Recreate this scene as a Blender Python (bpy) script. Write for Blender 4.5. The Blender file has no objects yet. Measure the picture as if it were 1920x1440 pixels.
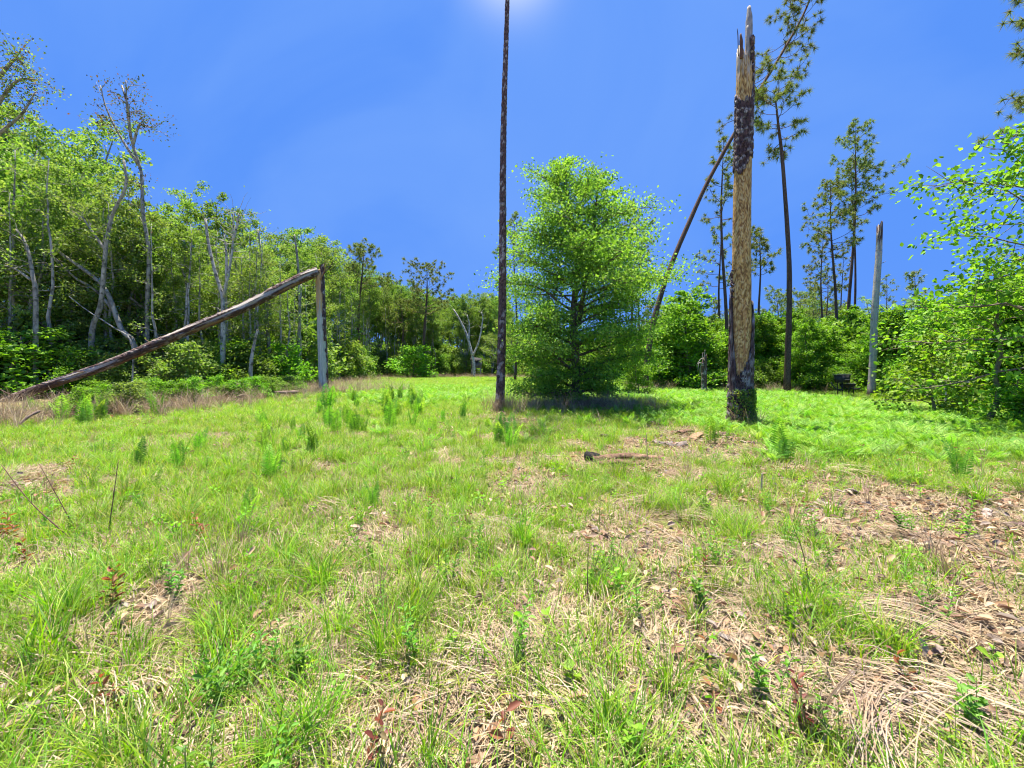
import bpy, math
import numpy as np
from math import pi, sin, cos, radians

# ------------------------------------------------------------------ camera, sky, sun, exposure
S = bpy.context.scene
COL = S.collection
F, HZ, CH = 773.0, 690.0, 1.5            # focal length and horizon in 1920x1440 pixels, eye height
cam_d = bpy.data.cameras.new('camera'); cam = bpy.data.objects.new('camera', cam_d); COL.objects.link(cam)
cam.location = (0, 0, CH); cam.rotation_euler = (pi/2, 0, 0)
cam_d.sensor_width = 36; cam_d.lens = 36*F/1920; cam_d.shift_y = -(720-HZ)/1920
cam_d.clip_start = 0.05; cam_d.clip_end = 3000
S.camera = cam
EXPO = 1.5
S.view_settings.view_transform = 'Standard'; S.view_settings.look = 'None'
S.view_settings.exposure = EXPO; S.view_settings.gamma = 1; S.view_settings.use_curve_mapping = False
cy = S.cycles
cy.max_bounces = 8; cy.diffuse_bounces = 5; cy.glossy_bounces = 1; cy.transmission_bounces = 4; cy.transparent_max_bounces = 4
cy.caustics_reflective = False; cy.caustics_refractive = False
cy.filter_width = 1.1; cy.use_adaptive_sampling = True; cy.adaptive_threshold = 0.02
SUN_EL, SUN_AZ = radians(79), radians(-20)        # azimuth from +Y towards +X
sdir = np.array([cos(SUN_EL)*sin(SUN_AZ), cos(SUN_EL)*cos(SUN_AZ), sin(SUN_EL)])
sl = bpy.data.lights.new('sun', 'SUN'); sl.energy = 5.0; sl.angle = radians(0.5); sl.color = (1.0, 0.90, 0.72)
so = bpy.data.objects.new('sun', sl); COL.objects.link(so); so.location = (0, 0, 60)
so.rotation_euler = (pi/2-SUN_EL, 0, -SUN_AZ + pi)

W = bpy.data.worlds.new('World'); S.world = W; W.use_nodes = True
nt = W.node_tree; nt.nodes.clear()
def N(t, ty, **k):
    n = t.nodes.new(ty)
    for a, b in k.items(): setattr(n, a, b)
    return n
def L(t, a, b): t.links.new(a, b)
def mixrgb(t, fac, a, b, blend='MIX'):
    m = N(t, 'ShaderNodeMix', data_type='RGBA', blend_type=blend)
    for s, v in ((m.inputs[0], fac), (m.inputs[6], a), (m.inputs[7], b)):
        if hasattr(v, 'links'): L(t, v, s)
        else: s.default_value = v if not isinstance(v, tuple) else (*v, 1)
    return m.outputs[2]
def mth(t, op, a, b=0.0, clamp=False):
    m = N(t, 'ShaderNodeMath', operation=op, use_clamp=clamp)
    for s, v in ((m.inputs[0], a), (m.inputs[1], b)):
        if hasattr(v, 'links'): L(t, v, s)
        else: s.default_value = v
    return m.outputs[0]
def ramp(t, fac, stops):
    r = N(t, 'ShaderNodeValToRGB'); e = r.color_ramp.elements
    while len(e) < len(stops): e.new(0.5)
    for el, (p, c) in zip(e, stops): el.position = p; el.color = (*c, 1) if isinstance(c, tuple) else (c, c, c, 1)
    L(t, fac, r.inputs[0]); return r.outputs[0]
SKY_STR = 0.12
sky = N(nt, 'ShaderNodeTexSky', sky_type='NISHITA', sun_disc=False, sun_elevation=SUN_EL, sun_rotation=SUN_AZ, air_density=1.0, dust_density=0.4, ozone_density=3.0)
tc = N(nt, 'ShaderNodeTexCoord')
k = 1/(SKY_STR*2**EXPO)
blue = (0.100*k, 0.300*k, 0.95*k)
base = mixrgb(nt, 0.975, sky.outputs[0], blue)
nz = N(nt, 'ShaderNodeTexNoise'); nz.inputs['Scale'].default_value = 1.7; nz.inputs['Detail'].default_value = 5; nz.inputs['Distortion'].default_value = 0.6
L(nt, tc.outputs['Generated'], nz.inputs['Vector'])
veil = ramp(nt, nz.outputs[0], [(0.45, 0.0), (0.58, 0.35), (0.75, .6)])
base = mixrgb(nt, veil, base, (0.21*k, 0.43*k, 1.0*k))
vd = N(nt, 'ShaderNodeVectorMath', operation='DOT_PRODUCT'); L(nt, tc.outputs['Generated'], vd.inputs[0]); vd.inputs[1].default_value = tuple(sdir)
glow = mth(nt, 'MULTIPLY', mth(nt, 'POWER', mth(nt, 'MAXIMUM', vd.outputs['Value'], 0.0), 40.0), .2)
cd_ = N(nt, 'ShaderNodeVectorMath', operation='DOT_PRODUCT'); L(nt, tc.outputs['Generated'], cd_.inputs[0]); cd_.inputs[1].default_value = (0.0, cos(radians(45.5)), sin(radians(45.5)))   # sun glow painted into the sky as a bright spot, apart from the sun
glow_spot = mth(nt, 'MULTIPLY', mth(nt, 'POWER', mth(nt, 'MAXIMUM', cd_.outputs['Value'], 0.0), 420.0), 1.2)
glow2 = mth(nt, 'ADD', glow, glow_spot, True)
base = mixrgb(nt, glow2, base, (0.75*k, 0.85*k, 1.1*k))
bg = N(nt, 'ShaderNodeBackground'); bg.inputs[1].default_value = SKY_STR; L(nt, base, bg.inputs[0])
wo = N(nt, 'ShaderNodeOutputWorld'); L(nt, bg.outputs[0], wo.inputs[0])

# ------------------------------------------------------------------ helpers
def rng(s): return np.random.default_rng(s)
def nrm(v): return v/np.maximum(np.linalg.norm(v, axis=-1, keepdims=True), 1e-9)
def P(px, py, d): return np.array([(px-960)/F*d, d, CH+(HZ-py)/F*d])
def gz(x, y):
    x = np.asarray(x, float); y = np.asarray(y, float)
    return 0.035*np.sin(.7*x+1)*np.sin(.6*y+.4) + 0.018*np.sin(2.1*x+.5*y) + 0.012*np.sin(3.3*y-1.7*x+2) + 0.0
def G(px, d):                              # point on the ground under that column of the picture at depth d
    x = (px-960)/F*d; return np.array([x, d, float(gz(x, d))])
def _h(i, j, k, s):
    n = (i*374761393 + j*668265263 + k*1274126177 + s*362437) & 0xffffffff
    n = ((n ^ (n >> 13))*1274126177) & 0xffffffff
    return ((n ^ (n >> 16)) & 0xffff)/65535.0
def vnoise(p, s=0):
    p = np.asarray(p, float); i = np.floor(p).astype(np.int64); f = p-i; f = f*f*(3-2*f); r = 0
    for a in (0, 1):
        for b in (0, 1):
            for c in (0, 1):
                w = (f[..., 0] if a else 1-f[..., 0])*(f[..., 1] if b else 1-f[..., 1])*(f[..., 2] if c else 1-f[..., 2])
                r = r + w*_h(i[..., 0]+a, i[..., 1]+b, i[..., 2]+c, s)
    return r
def fbm(p, s=0, o=3):
    p = np.asarray(p, float); r = 0; a = .5
    for k in range(o): r = r + a*vnoise(p*2**k, s+k); a *= .5
    return r/(1-.5**o)
def worley(u, v, per, s=0):                # F1, F2-F1, cell id; periodic in u with per cells
    iu = np.floor(u).astype(np.int64); iv = np.floor(v).astype(np.int64)
    f1 = np.full(u.shape, 9.); f2 = np.full(u.shape, 9.); cid = np.zeros(u.shape)
    for a in (-1, 0, 1):
        for b in (-1, 0, 1):
            ci = iu+a; cj = iv+b; cw = np.mod(ci, per)
            x = ci+.15+.7*_h(cw, cj, 1, s); y = cj+.15+.7*_h(cw, cj, 2, s)
            d = np.hypot(u-x, v-y); idd = _h(cw, cj, 3, s)
            m = d < f1; f2 = np.where(m, f1, np.minimum(f2, d)); cid = np.where(m, idd, cid); f1 = np.where(m, d, f1)
    return f1, f2-f1, cid

class MB:
    def __init__(s): s.v = []; s.f = []; s.c = []; s.n = 0
    def add(s, v, faces, col):
        v = np.asarray(v, float).reshape(-1, 3); col = np.asarray(col, float)
        if col.ndim == 1: col = np.tile(col, (len(v), 1))
        s.v.append(v); s.c.append(col)
        for f in (faces if isinstance(faces, list) else [faces]):
            if len(f): s.f.append(np.asarray(f, np.int64)+s.n)
        s.n += len(v); return s
    def build(s, name, mats, parent=None, smooth=True, link=True):
        me = bpy.data.meshes.new(name)
        v = np.concatenate(s.v).astype(np.float32); c = np.concatenate(s.c)
        loops = np.concatenate([f.ravel() for f in s.f]).astype(np.int32)
        tot = np.concatenate([np.full(len(f), f.shape[1]) for f in s.f]).astype(np.int32)
        st = (np.cumsum(tot)-tot).astype(np.int32)
        me.vertices.add(len(v)); me.vertices.foreach_set('co', v.ravel())
        me.loops.add(len(loops)); me.loops.foreach_set('vertex_index', loops)
        me.polygons.add(len(tot)); me.polygons.foreach_set('loop_start', st); me.polygons.foreach_set('loop_total', tot)
        me.update(calc_edges=True)
        if smooth: me.polygons.foreach_set('use_smooth', np.ones(len(tot), bool))
        a = me.attributes.new('Col', 'FLOAT_COLOR', 'POINT')
        a.data.foreach_set('color', np.hstack([c, np.ones((len(c), 1))]).astype(np.float32).ravel())
        me.materials.append(mats)
        o = bpy.data.objects.new(name, me)
        if link: COL.objects.link(o)
        if parent is not None: o.parent = parent
        return o
def tube(mb, pts, rad, k, col, cap=True, jit=0.0, seed=0, colf=None):
    pts = np.asarray(pts, float); n = len(pts); rad = np.broadcast_to(np.asarray(rad, float), (n,))
    t = nrm(np.gradient(pts, axis=0))
    ref = np.array([0, 0, 1.]) if abs(t[0, 2]) < .8 else np.array([1., 0, 0])
    a = nrm(np.cross(t, ref)); b = np.cross(t, a)
    th = np.arange(k)*2*pi/k
    R = rad[:, None]*np.ones(k)
    if jit: R = R*(1+jit*(rng(seed).random((n, k))-.5))
    v = pts[:, None]+R[..., None]*(a[:, None]*np.cos(th)[None, :, None]+b[:, None]*np.sin(th)[None, :, None])
    i = np.arange(n-1)[:, None]*k; j = np.arange(k)[None]; j2 = (j+1) % k
    q = np.stack([i+j, i+j2, i+k+j2, i+k+j], -1).reshape(-1, 4)
    fs = [q]
    if cap and k > 3:
        fs.append(np.arange(k)[None, ::-1]); fs.append((np.arange(k)+(n-1)*k)[None])
    c = np.asarray(col, float)
    if colf is not None: c = colf(v.reshape(-1, 3))
    elif c.ndim == 1 and jit: c = c*(0.75+.5*rng(seed+5).random((n*k, 1)))
    mb.add(v.reshape(-1, 3), fs, c)
def spline(p, n):                          # smooth resample of a polyline
    p = np.asarray(p, float); t = np.linspace(0, len(p)-1, n); i = np.clip(t.astype(int), 0, len(p)-2); f = (t-i)[:, None]
    q = np.vstack([2*p[0]-p[1], p, 2*p[-1]-p[-2]])
    a, b, c, d = q[i], q[i+1], q[i+2], q[i+3]
    return .5*((2*b)+(c-a)*f+(2*a-5*b+4*c-d)*f**2+(-a+3*b-3*c+d)*f**3)
def leaves(mb, c, d, nr, ln, wd, col, fine=False, fold=.15):
    n = len(c); d = nrm(d); s = nrm(np.cross(nr, d)); nr = np.cross(d, s)
    ln = np.broadcast_to(ln, (n,))[:, None]; wd = np.broadcast_to(wd, (n,))[:, None]
    if fine:
        v = np.stack([c-d*ln*.5, c-d*ln*.12+s*wd*.5+nr*ln*fold, c+d*ln*.28+s*wd*.38+nr*ln*fold*.6, c+d*ln*.5-nr*ln*.1, c+d*ln*.28-s*wd*.38+nr*ln*fold*.6, c-d*ln*.12-s*wd*.5+nr*ln*fold], 1)
        i = np.arange(n)[:, None]*6
        f = np.concatenate([i+np.array([[0, 1, 2, 3]]), i+np.array([[3, 4, 5, 0]])]); m = 6
    else:
        v = np.stack([c-d*ln*.5, c+s*wd*.5+nr*ln*fold, c+d*ln*.5, c-s*wd*.5+nr*ln*fold], 1)
        i = np.arange(n)[:, None]*4; f = i+np.array([[0, 1, 2, 3]]); m = 4
    mb.add(v.reshape(-1, 3), f, np.repeat(np.broadcast_to(col, (n, 3)), m, 0))
def rdir(r, n): return nrm(r.normal(size=(n, 3)))
def pal(r, n, cols, w=None, j=.15):
    cols = np.asarray(cols, float); i = r.choice(len(cols), n, p=w); f = r.random((n, 1))
    k = r.choice(len(cols), n, p=w)
    return (cols[i]*(1-f*.5)+cols[k]*f*.5)*(1+j*(r.random((n, 1))*2-1))

def tag(o, label=None, cat=None, group=None, kind=None):
    for a, b in (('label', label), ('category', cat), ('group', group), ('kind', kind)):
        if b: o[a] = b
    return o
def thing(name, label, cat, loc=(0, 0, 0), group=None):
    o = bpy.data.objects.new(name, None); COL.objects.link(o); o.empty_display_size = .2; o.location = [float(x) for x in loc]
    return tag(o, label, cat, group)
def dup(root, loc, rz, sc, label=None, group=None):
    kids = list(root.children)
    r = root.copy(); COL.objects.link(r)
    r.location = [float(x) for x in loc]; r.rotation_euler = (0, 0, rz); r.scale = sc if isinstance(sc, tuple) else (sc, sc, sc)
    if label: r['label'] = label
    if group: r['group'] = group
    elif 'group' in r: del r['group']
    for ch in kids:
        c = ch.copy(); COL.objects.link(c); c.parent = r
        for g in ch.children:
            e = g.copy(); COL.objects.link(e); e.parent = c
    return r

# ------------------------------------------------------------------ materials (all procedural; base colour is the object's own colour attribute)
def mat_leaf(name, trans=.45, gloss=.04, hv=.022, gain=1.0, tsat=(1.1, 1.1, .5)):
    m = bpy.data.materials.new(name); m.use_nodes = True; t = m.node_tree; t.nodes.clear()
    a = N(t, 'ShaderNodeAttribute', attribute_name='Col')
    oi = N(t, 'ShaderNodeObjectInfo')
    h = N(t, 'ShaderNodeHueSaturation'); L(t, a.outputs['Color'], h.inputs['Color'])
    L(t, mth(t, 'ADD', mth(t, 'MULTIPLY', oi.outputs['Random'], hv), .5-hv/2), h.inputs['Hue'])
    L(t, mth(t, 'ADD', mth(t, 'MULTIPLY', oi.outputs['Random'], .35*gain), .82*gain), h.inputs['Value'])
    d = N(t, 'ShaderNodeBsdfDiffuse'); tr = N(t, 'ShaderNodeBsdfTranslucent'); gl = N(t, 'ShaderNodeBsdfGlossy')
    gl.inputs['Roughness'].default_value = .6; gl.inputs['Color'].default_value = (.9, .9, .9, 1)
    L(t, h.outputs[0], d.inputs[0]); L(t, mixrgb(t, 1.0, h.outputs[0], tsat, 'MULTIPLY'), tr.inputs[0])
    m1 = N(t, 'ShaderNodeMixShader'); m1.inputs[0].default_value = trans; L(t, d.outputs[0], m1.inputs[1]); L(t, tr.outputs[0], m1.inputs[2])
    m2 = N(t, 'ShaderNodeMixShader'); m2.inputs[0].default_value = gloss; L(t, m1.outputs[0], m2.inputs[1]); L(t, gl.outputs[0], m2.inputs[2])
    o = N(t, 'ShaderNodeOutputMaterial'); L(t, m2.outputs[0], o.inputs[0]); return m
def mat_bark(name, scale=(14, 14, 3), amt=.55, bump=.6, rough=.9, patch=None, pscale=3, pth=(.5, .62)):
    m = bpy.data.materials.new(name); m.use_nodes = True; t = m.node_tree; b = t.nodes['Principled BSDF']
    a = N(t, 'ShaderNodeAttribute', attribute_name='Col'); tcc = N(t, 'ShaderNodeTexCoord'); mp = N(t, 'ShaderNodeMapping')
    mp.inputs['Scale'].default_value = scale; L(t, tcc.outputs['Object'], mp.inputs[0])
    n1 = N(t, 'ShaderNodeTexNoise'); n1.inputs['Scale'].default_value = 1; n1.inputs['Detail'].default_value = 6; n1.inputs['Roughness'].default_value = .7
    L(t, mp.outputs[0], n1.inputs['Vector'])
    f = ramp(t, n1.outputs[0], [(.3, 1-amt), (.7, 1+amt*.6)])
    c = mixrgb(t, 1.0, a.outputs['Color'], f, 'MULTIPLY')
    if patch:
        n2 = N(t, 'ShaderNodeTexNoise'); n2.inputs['Scale'].default_value = pscale; n2.inputs['Detail'].default_value = 5; L(t, tcc.outputs['Object'], n2.inputs['Vector'])
        c = mixrgb(t, ramp(t, n2.outputs[0], [(pth[0], 0.), (pth[1], .9)]), c, patch)
    L(t, c, b.inputs['Base Color']); b.inputs['Roughness'].default_value = rough; b.inputs['Specular IOR Level'].default_value = .15
    bp = N(t, 'ShaderNodeBump'); bp.inputs['Strength'].default_value = bump; bp.inputs['Distance'].default_value = .03
    L(t, n1.outputs[0], bp.inputs['Height']); L(t, bp.outputs[0], b.inputs['Normal']); return m
M_leaf = mat_leaf('leaf', .5, .022); M_grass = mat_leaf('grass_blade', .5, .03, .025); M_needle = mat_leaf('needle', .3, .03, .03)
M_dry = mat_leaf('dry_blade', .25, .05, .02, 1.0, (1, 1, 1))
M_bark = mat_bark('pine_bark', (30, 30, 9), .8, .7); M_pale = mat_bark('pale_bark', (6, 6, 2.5), .6, .3, .9, (.09, .09, .07), 5, (.52, .64))
M_wood = mat_bark('dead_wood', (60, 60, 3), .45, .5, .8); M_metal = mat_bark('dark_metal', (9, 9, 9), .3, .1, .5)
M_stem = mat_bark('stem', (30, 30, 30), .3, .1, .8); M_board = mat_bark('weathered_board', (30, 30, 2), .4, .3)

# ------------------------------------------------------------------ ground
def ground_mat():
    m = bpy.data.materials.new('field_soil'); m.use_nodes = True; t = m.node_tree; b = t.nodes['Principled BSDF']
    g = N(t, 'ShaderNodeNewGeometry')
    def ns(sc, de=6, ro=.6):
        n = N(t, 'ShaderNodeTexNoise'); n.inputs['Scale'].default_value = sc; n.inputs['Detail'].default_value = de; n.inputs['Roughness'].default_value = ro
        L(t, g.outputs['Position'], n.inputs['Vector']); return n.outputs[0]
    fine, mid, big = ns(38, 8, .75), ns(5, 6), ns(.35, 4)
    c = ramp(t, fine, [(.28, (.05, .035, .022)), (.42, (.15, .10, .065)), (.55, (.29, .21, .13)), (.72, (.46, .37, .26))])
    gr = ramp(t, fine, [(.3, (.03, .05, .01)), (.6, (.12, .20, .03))])
    f = mth(t, 'ADD', mth(t, 'MULTIPLY', mid, .6), mth(t, 'MULTIPLY', big, .6))
    c = mixrgb(t, ramp(t, f, [(.52, 0.), (.68, .85)]), c, gr)
    L(t, c, b.inputs['Base Color']); b.inputs['Roughness'].default_value = 1; b.inputs['Specular IOR Level'].default_value = .05
    bp = N(t, 'ShaderNodeBump'); bp.inputs['Strength'].default_value = .8; bp.inputs['Distance'].default_value = .03; L(t, fine, bp.inputs['Height']); L(t, bp.outputs[0], b.inputs['Normal'])
    return m
def grid_axis(lo, hi, fine, n_out):
    c = np.linspace(lo, hi, fine); e = np.geomspace(1, 1500, n_out)
    return np.concatenate([lo-e[::-1], c, hi+e])
gx = grid_axis(-30, 30, 150, 14); gy = grid_axis(-6, 60, 170, 14)
X, Y = np.meshgrid(gx, gy); Z = gz(X, Y)+(fbm(np.stack([X*2.2, Y*2.2, X*0], -1), 3)-.5)*.05
nx, ny = len(gx), len(gy); i = np.arange(ny-1)[:, None]*nx+np.arange(nx-1)[None]
MB().add(np.stack([X, Y, Z], -1).reshape(-1, 3), np.stack([i, i+1, i+nx+1, i+nx], -1).reshape(-1, 4), (.2, .15, .1)).build('ground', ground_mat())
tag(bpy.data.objects['ground'], kind='structure')

# ------------------------------------------------------------------ tree builders
GREEN_D = [(.11, .22, .03), (.15, .29, .04), (.20, .34, .055)]
GREEN_W = [(.14, .26, .045), (.21, .36, .06), (.27, .42, .08), (.27, .35, .13)]
GREEN_B = [(.13, .31, .02), (.19, .40, .025), (.26, .48, .035), (.10, .24, .02)]
PALE = (.34, .33, .29)
def trunk_path(r, H, wander, lean=(0, 0), n=16):
    t = np.linspace(0, 1, n); w = np.cumsum(r.normal(size=(n, 2))*wander*H/n, 0); w = w-w[0]
    return np.column_stack([w[:, 0]+lean[0]*t, w[:, 1]+lean[1]*t, H*t])
def interp(path, t):
    n = len(path)-1; x = np.clip(t, 0, 1)*n; i = np.minimum(x.astype(int) if hasattr(x, 'astype') else int(x), n-1); f = x-i
    return path[i]*(1-f)+path[i+1]*f
def broadleaf(seed, H, r0, cb, R, nprim, ntwig, nleaf, lsize, cols, root=None, wander=.25, up=(.2, .9), flat=.6, bark=PALE, bmat=None, lean=(0, 0), fine=False, sink=.2,
              asym=None, leafup=.8, cw=None, path=None, r0fun=None, lmat=None, twigc=None, sparse_top=0):
    """trunk + branches in one mesh, crown of leaf-sized faces clustered along real twigs"""
    r = rng(seed); tm = MB(); cm = MB()
    p = trunk_path(r, H, wander, lean) if path is None else path
    tt = np.linspace(0, 1, len(p)); rad = r0*(1-tt)**.8+.012
    p0 = p.copy(); p0[0, 2] -= sink
    tube(tm, p0, rad*(1+.35*np.exp(-tt*25)), 8, bark, jit=.12, seed=seed)
    C, D, K = [], [], []
    for i in range(nprim):
        t = cb+(1-cb)*((i+r.random())/nprim)*.99; s = interp(p, t)
        u = (t-cb)/(1-cb); az = i*2.399+r.normal()*.4; Lb = R(u)*(.56+.68*r.random())
        if asym: Lb *= asym(az, u)
        el = up[0]+(up[1]-up[0])*u+r.normal()*.12
        hd = np.array([cos(az), sin(az), 0]); q = np.linspace(0, 1, 6)[:, None]
        e2 = el*(1-.5*q)
        bp = s+hd*np.cos(e2)*Lb*q+np.array([0, 0, 1])*np.sin(e2)*Lb*q+np.cumsum(r.normal(size=(6, 3))*.035*Lb, 0)*(q > 0)
        rb = max(.008, (r0*(1-t)**.8)*.42)
        tube(tm, bp, rb*(1-.85*q[:, 0])+.004, 5, twigc or bark, cap=False)
        nt_ = max(3, int(ntwig*(Lb/max(R(.4), .1))))
        for j in range(nt_):
            sq = .22+.78*(j+r.random())/nt_; b0 = interp(bp, sq)
            bd = nrm(hd*.7+rdir(r, 1)[0]*.9*np.array([1, 1, flat])+np.array([0, 0, .15])); tl = Lb*(.16+.2*r.random())*(1.15-.5*sq)+.12
            tw = b0+bd*np.linspace(0, 1, 3)[:, None]*tl
            tube(tm, tw, np.array([.008, .005, .002])*(1+H*.05), 3, twigc or bark, cap=False)
            nl = max(4, int(nleaf*(.6+.8*r.random())*(1-sparse_top*u)))
            w = r.random((nl, 1))**.7
            C.append(b0+bd*tl*(.2+.95*w)+r.normal(size=(nl, 3))*(.30*tl+.06)*np.array([1, 1, flat])); D.append(np.tile(bd, (nl, 1))); K.append(np.full(nl, r.random()))
    C = np.concatenate(C); D = np.concatenate(D); K = np.concatenate(K)[:, None]; n = len(C)
    nr_ = nrm(rdir(r, n)+np.array([0, 0, leafup])); d = nrm(D+rdir(r, n)*1.1-np.array([0, 0, .25]))
    ln = lsize*(.65+.7*r.random(n))
    leaves(cm, C, d, nr_, ln, ln*(.5+.25*r.random(n)), pal(r, n, cols, cw)*(.82+.36*K), fine)
    return tm, cm
def make_tree(name, label, cat, loc, tm, cm, group=None, bmat=None, lmat=None, crown='crown'):
    t = thing(name, label, cat, loc, group)
    tm.build('trunk', bmat or M_pale, t); 
    if cm is not None and cm.n: cm.build(crown, lmat or M_leaf, t, smooth=False)
    return t
def tuft(cm, c, d, r, nn, ln, wd, cols):
    """pine needle tufts: c,d arrays of centres and shoot directions"""
    m = len(c); c = np.repeat(c, nn, 0); d = np.repeat(d, nn, 0)
    nd = nrm(d*.55+rdir(r, m*nn)); l = (ln*(.7+.5*r.random(m*nn)))[:, None]; s = nrm(np.cross(nd, rdir(r, m*nn)))*wd*.5
    tip = c+nd*l-np.array([0, 0, 1])*l*.12
    v = np.stack([c-s, c+s, tip], 1).reshape(-1, 3)
    cm.add(v, np.arange(m*nn*3).reshape(-1, 3), np.repeat(pal(r, m*nn, cols), 3, 0))
PINE_G = [(.13, .21, .045), (.19, .29, .06), (.25, .36, .07), (.27, .25, .11)]
BARK_C = (.13, .085, .07)
def pine(seed, H, r0, cb, R, nprim, ntuft, nl=.24, wd=.018, nn=22, path=None, bark=BARK_C, upr=(.0, .9), shape=None, sink=.2, dead=0):
    r = rng(seed); tm, cm = MB(), MB()
    p = trunk_path(r, H, .05) if path is None else path
    tt = np.linspace(0, 1, len(p)); p0 = p.copy(); p0[0, 2] -= sink
    tube(tm, p0, r0*(1-.75*tt)*(1-tt**8*.8)*(1+.3*np.exp(-tt*40)), 10, bark, jit=.12, seed=seed)
    C, D = [], []
    for i in range(nprim):
        t = cb+(1-cb)*(i+r.random())/nprim; u = (t-cb)/(1-cb); s = interp(p, min(t, .999)); az = i*2.4+r.normal()*.5
        Lb = R(u)*(.55+.6*r.random()); el = upr[0]+(upr[1]-upr[0])*u+r.normal()*.15
        hd = np.array([cos(az), sin(az), 0]); q = np.linspace(0, 1, 7)[:, None]
        bp = s+hd*cos(el)*Lb*q+np.array([0, 0, 1])*(sin(el)*Lb*q+.18*Lb*q**2.2)+np.cumsum(r.normal(size=(7, 3))*.035*Lb, 0)*(q > 0)
        tube(tm, bp, max(.012, r0*(1-t)*.4)*(1-.8*q[:, 0])+.006, 4, bark, cap=False)
        if dead and u < dead: continue
        k = max(2, int(ntuft*(.6+.8*r.random())*(Lb/R(.3))**.7))
        for j in range(k):
            sq = .35+.65*(j+1)/k; b0 = interp(bp, min(sq, .999)); bd = nrm(hd*.8+rdir(r, 1)[0]+np.array([0, 0, .5])); tl = (.10+.28*r.random())*Lb**.5 if sq < .95 else .02
            e = b0+bd*tl; tube(tm, np.stack([b0, (b0+e)/2+r.normal(size=3)*.02, e]), [.009, .008, .006], 3, bark, cap=False)
            C.append(e); D.append(bd)
    C.append(p[-1]); D.append(np.array([0, 0, 1.]))
    tuft(cm, np.array(C), np.array(D), r, nn, nl, wd, PINE_G)
    return tm, cm

# ------------------------------------------------------------------ hero trunks: displaced shells
def shell(mb, cen, rad, z0, z1, nu, nv, colf, disp, thick=None, zbot=None, ztop=None, uclip=None, sink=0):
    """tube between zbot(u) and ztop(u) (ragged ends) round cen(z) with radius rad(z)+disp(u,z)"""
    u = np.arange(nu)/nu; zb = np.full(nu, z0) if zbot is None else zbot(u); zt = np.full(nu, z1) if ztop is None else ztop(u)
    v = np.linspace(0, 1, nv)[:, None]; z = zb*(1-v)+zt*v; U = np.broadcast_to(u, z.shape); th = U*2*pi
    d = disp(U, z); r_ = rad(z)+d; c = cen(z)
    pt = np.stack([c[0]+r_*np.cos(th), c[1]+r_*np.sin(th), z], -1)
    i = np.arange(nv-1)[:, None]*nu; j = np.arange(nu)[None]; j2 = (j+1) % nu
    q = np.stack([i+j, i+j2, i+nu+j2, i+nu+j], -1).reshape(-1, 4)
    col = colf(U, z).reshape(-1, 3); V = pt.reshape(-1, 3); fs = [q]
    if thick:
        r2 = rad(z)-thick; p2 = np.stack([c[0]+r2*np.cos(th), c[1]+r2*np.sin(th), z], -1)[[0, -1]].reshape(-1, 3)
        b = len(V); V = np.vstack([V, p2]); col = np.vstack([col, col[:nu]*.7, col[-nu:]*.7]); jj = j[0]; kk = j2[0]; top = (nv-1)*nu
        fs.append(np.stack([jj, b+jj, b+kk, kk], -1)); fs.append(np.stack([top+jj, top+kk, b+nu+kk, b+nu+jj], -1))
    else:
        b = len(V); cc = np.array([[c[0][-1].mean(), c[1][-1].mean(), z[-1].min()-.05]]); V = np.vstack([V, cc]); col = np.vstack([col, col[-1:]*.6]); jj = j[0]; kk = j2[0]; top = (nv-1)*nu
        fs.append(np.stack([top+jj, top+kk, np.full(nu, b)], -1))
    mb.add(V, fs, col)
def ustep(u, pts):                          # piecewise linear periodic profile in u
    x = np.array([a for a, _ in pts]+[pts[0][0]+1]); y = np.array([b for _, b in pts]+[pts[0][1]]); return np.interp(np.mod(u-x[0], 1)+x[0], x, y)
def bark_fn(nu_c, vs, amp, seed, dark=(.05, .035, .035), mid=(.16, .11, .095), light=(.42, .38, .36)):
    def parts(U, z):
        w = (fbm(np.stack([np.cos(U*2*pi)*2, np.sin(U*2*pi)*2, z*2.5], -1), seed)-.5)*1.1
        return worley(U*nu_c+w*.6, z*vs+w, nu_c, seed)
    def disp(U, z):
        f1, e, c = parts(U, z); return amp*(np.clip(e*4, 0, 1)*(.5+.7*c)-.3)
    def col(U, z):
        f1, e, c = parts(U, z); k = np.clip(e*5, 0, 1)[..., None]
        n = fbm(np.stack([U*40, z*22, U*0], -1), seed+9)[..., None]
        top = np.where(c[..., None] > .72, np.array(light), np.array(mid))*(.6+.9*n)
        return np.array(dark)*(1-k)+top*k
    return disp, col

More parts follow.
